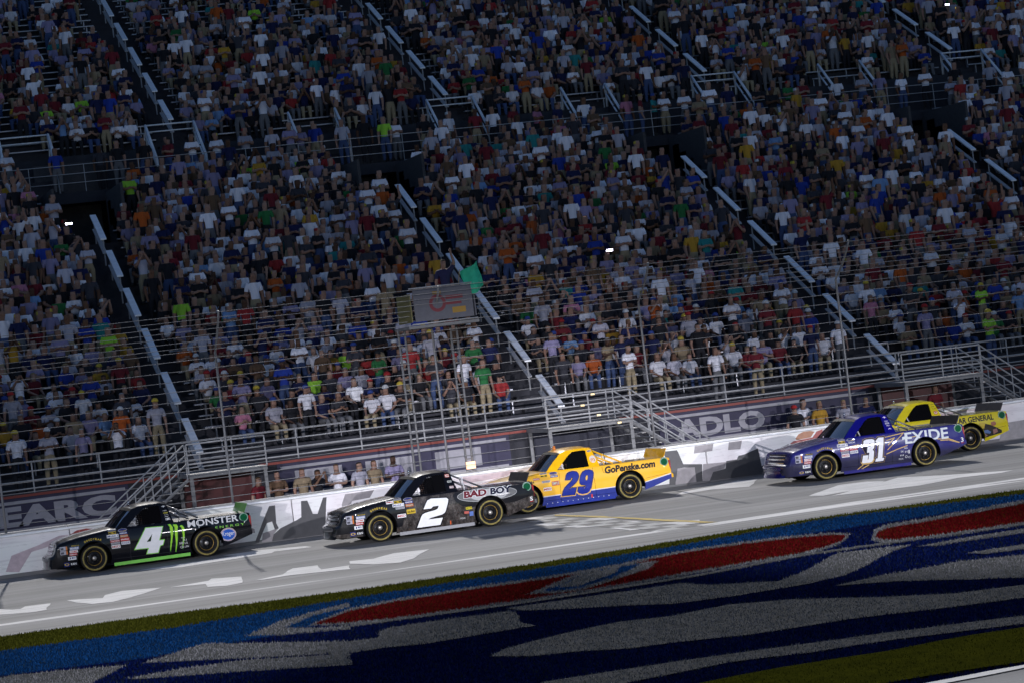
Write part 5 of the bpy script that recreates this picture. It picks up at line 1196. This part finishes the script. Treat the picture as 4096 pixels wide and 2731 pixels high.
# ---------------------------------------------------------------- number 31
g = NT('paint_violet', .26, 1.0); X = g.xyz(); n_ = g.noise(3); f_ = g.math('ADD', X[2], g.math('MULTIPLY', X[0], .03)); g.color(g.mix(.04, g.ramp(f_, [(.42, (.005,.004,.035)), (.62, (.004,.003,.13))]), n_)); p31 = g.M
p_vio = paint_mat('paint_violet_plain', (.004,.003,.13))
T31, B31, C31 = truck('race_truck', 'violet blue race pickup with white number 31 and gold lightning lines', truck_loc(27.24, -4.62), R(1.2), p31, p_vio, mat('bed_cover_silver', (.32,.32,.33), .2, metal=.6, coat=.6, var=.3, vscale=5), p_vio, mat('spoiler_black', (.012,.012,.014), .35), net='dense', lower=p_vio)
M31 = Map((3273,1877), (3686,1818)); c7 = Zc(3400, 1600, 4.9); m31 = lambda L: [M31(c7(*p)) for p in L]
three = [(105,955),(120,865),(170,840),(290,825),(335,840),(345,880),(330,990),(298,1025),(330,1055),(320,1200),(295,1250),(240,1268),(110,1282),(88,1262),(105,1140),(215,1130),(200,1215),(216,1215),(232,1080),(185,1085),(195,975),(240,970),(255,905),(228,905),(215,955)]
one = [(355,870),(420,800),(530,790),(500,1175),(540,1172),(525,1228),(360,1248),(370,1190),(405,1185),(430,900),(385,905)]
gold = (.5,.33,.12)
for L in ([(-260,1005),(20,935)], [(560,790),(940,700),(610,1020)], [(590,850),(750,795),(620,930)], [(590,1100),(800,1010),(1010,935)], [(1640,800),(1870,790),(2095,855)], [(1700,825),(1870,815),(2090,860)], [(-30,1435),(115,1315)], [(20,1435),(235,1310)], [(1110,775),(1200,755)]): d_line(B31, m31(L), .022, gold, .003)
for P in (three, one):
    d_poly(B31, [m31(P)], gold, .0045, 'number_outline', off=.036); d_poly(B31, [m31(P)], (.012,.008,.03), .006, 'number_outline', off=.03); d_poly(B31, [m31(P)], (.7,.7,.72), .008, 'number')
a, b = M31(c7(975, 905)), M31(c7(1875, 790)); d_text(B31, 'EXIDE', a[0], b[0], a[1]-.005, a[1]+.285, (.55,.58,.6), slant=.06, off=.02)
d_poly(B31, [m31([(900,835),(905,780),(985,755),(1000,700),(1020,770),(1010,815),(985,850),(980,815)])], (.55,.58,.6), .007, 'lettering')
common_decals(B31, ('d9',))
pillar_decals(C31, [(1.40,.07,(.02,.005,.2),'+',WHT), (1.30,.035,(.02,.005,.2),'EXIDE',WHT), (1.24,.04,(.5,.5,.55),'MMM',NVY), (1.18,.03,(.02,.005,.2),'BELL',WHT), (1.10,.05,(.02,.005,.2),'A',WHT)])
for x, z, w, h, t in ((2.28,.55,.10,.05,'AG'),(2.17,.47,.09,.05,'SK'),(2.28,.45,.07,.06,'H'),(2.36,.44,.05,.09,'I'),(2.15,.37,.1,.04,'III'),(2.12,.28,.13,.045,'FOX'),(2.27,.32,.07,.07,'O'),(2.36,.30,.07,.05,'C')): d_text(B31, t, x-w/2, x+w/2, z-h/2, z+h/2, (.45,.45,.48))
d_text(B31, '3', 3.90, 3.98, .50, .62, WHT); d_rect(B31, 3.9, 3.99, .47, .485, RED_)
V, F = text_mesh('SILVERADO', .01); mb = MB(); mb.add([(-1.225-.055*(1-(.62-1.1*u)**2)+.05*(.62-1.1*u)**4-.0*v, (-.40+.8*u) if False else (.40-.8*u), .40+.045*v) for u, v in V], F); 
mb.v = [(-1.207-.055*(1-(y/.66)**2)+.05*(y/.66)**4-.004, y, z) for x, y, z in mb.v]; mb.f = [f for f in mb.f]; link(cmesh('bumper_text', mb, dmat((.3,.3,.36))), 'lettering', B31)
# ---------------------------------------------------------------- rear yellow truck
MY = Map((3480.7,1810), (3875.7,1750.7)); c8 = Zc(3640, 1590, 5.6); my = lambda L: [MY(c8(*p)) for p in L]
g = NT('paint_yellow_black', .3, 1.0); X = g.xyz(); k_ = g.math('MULTIPLY', g.math('LESS_THAN', X[2], .90), g.math('LESS_THAN', X[0], 2.1)); g.color(g.mix(k_, (.55,.45,.012), (.16,.15,.15))); pY = g.M
p_y2 = paint_mat('paint_lemon', (.55,.45,.012))
TY, BY, CY = truck('race_truck', 'lemon yellow race pickup beside the wall, half hidden by the number 31 truck', truck_loc(30.28, -1.18), R(.4), pY, dark, mat('bed_cover_yellow', (.5,.44,.12), .22, coat=.9, var=.2), p_y2, mat('spoiler_dark_grey', (.035,.035,.045), .35), net='dense', trim=gunm)
a, b = MY(c8(655, 660)), MY(c8(1855, 470)); d_text(BY, 'DOLLAR GENERAL', a[0], b[0], a[1]+.0, a[1]+.16, (.012,.012,.012), slant=.05, off=.025)
d_poly(BY, [my([(1480,600),(1650,575),(1780,600),(1900,640),(2050,700),(2060,760),(1800,835),(1540,915),(1480,800)])], (.02,.016,.014), .003, 'dark_panel')
d_poly(BY, [my([(1530,800),(1580,735),(1700,708),(1790,750),(1760,790),(1640,780),(1540,815)])], (.08,.14,.3), .005, 'blue_patch'); d_poly(BY, [my([(1780,540),(1860,515),(1910,545),(1900,600),(1830,620),(1780,590)])], (.3,.12,.07), .005, 'tan_patch')
d_poly(BY, [my([(1830,700),(1920,670),(1955,740),(1850,800)])], (.25,.12,.1), .005, 'tan_patch'); d_poly(BY, [my([(1540,860),(1640,790),(1710,830),(1620,880)])], (.2,.12,.12), .005, 'tan_patch'); d_poly(BY, [my([(1490,560),(1640,555),(1620,680),(1530,700)])], (.45,.33,.03), .005, 'gold_patch')
pillar_decals(CY, [(1.40,.03,(.5,.44,.02),'AAA',BLK), (1.34,.03,(.5,.44,.02),'BBK',BLK), (1.28,.03,(.5,.44,.02),'CAM',BLK), (1.17,.10,(.5,.16,.04),'O',WHT), (1.05,.07,(.3,.06,.04),'NHRA',WHT)])
# drivers behind the nets
for nm, T_, c in (('black number 4', T4, (.05,.05,.06)), ('camouflage number 2', T2, (.05,.04,.04)), ('golden yellow', T29, (.1,.08,.04)), ('violet blue', T31, (.05,.05,.2)), ('lemon yellow', TY, (.1,.1,.1))):
    p = T_.location+Vector((1.33*1.025, -.34*1.025, .14)); fit = (('dark', c), PANTS[1], SKINS[0], ('cap', 'helmet', (.3,.3,.32)))
    add_person(p, R(-90), .93, 'sit', fit, f'helmeted driver in dark suit seated inside the {nm} truck', 'drivers in the trucks')
# ================================================================== INFIELD FLOODLIGHTS (they light the wall, the truck sides and the front rows)
mast_m = mat('mast_steel', (.35,.35,.36), .45, metal=.6); lens_m = mat('flood_lens', (.9,.9,.9), .3, emit=(1,.95,1), estr=260)
FLOOD_W, FLOOD_H = 84000, R(16.5)
for i, (x, tx) in enumerate(((-30, 5), (-10, 12.5), (20, 20), (37, 28), (56, 36))):
    y, z = -62.0, 8.5
    t = thing('floodlight_mast', f'steel floodlight mast on the infield, {ORD[i]} along pit road', 'floodlight', (x, y, ZIN), group='infield floodlight masts')
    mb = MB(); mb.tube([(0,0,0),(0,0,z+.6)], [.16,.09], 10); mb.build('pole', mast_m, t, True)
    mb = MB(); mb.bbox(-1.1, 1.1, -.1, .25, z-.45, z+.45, .03); mb.build('lamp_head', mast_m, t)
    mb = MB()
    for k in range(6): mb.lathe([(.001,0),(.15,0)], (-.9+.36*k, .27, z-.22), 12); mb.lathe([(.001,0),(.15,0)], (-.9+.36*k, .27, z+.22), 12)
    mb.build('lamp_lens', lens_m, t)
    ld = bpy.data.lights.new('floodlight', 'SPOT'); ld.energy = FLOOD_W; ld.spot_size = FLOOD_H; ld.spot_blend = 1.0; ld.shadow_soft_size = .22; ld.color = (.93,.92,1.0)
    lo = bpy.data.objects.new('floodlight', ld); COL.objects.link(lo); lo.parent = t; lo.location = (0, .4, z)
    d = Vector((tx, -12.5, 0))-Vector((x, y+.4, z+ZIN)); lo.rotation_euler = d.to_track_quat('-Z', 'Y').to_euler()
print('objects', len(bpy.data.objects), 'persons', NPERS[0], 'crowd', len(crowd), 'tris', sum(len(m_.loop_triangles) if m_.loop_triangles else sum(len(p.vertices)-2 for p in m_.polygons) for m_ in bpy.data.meshes))
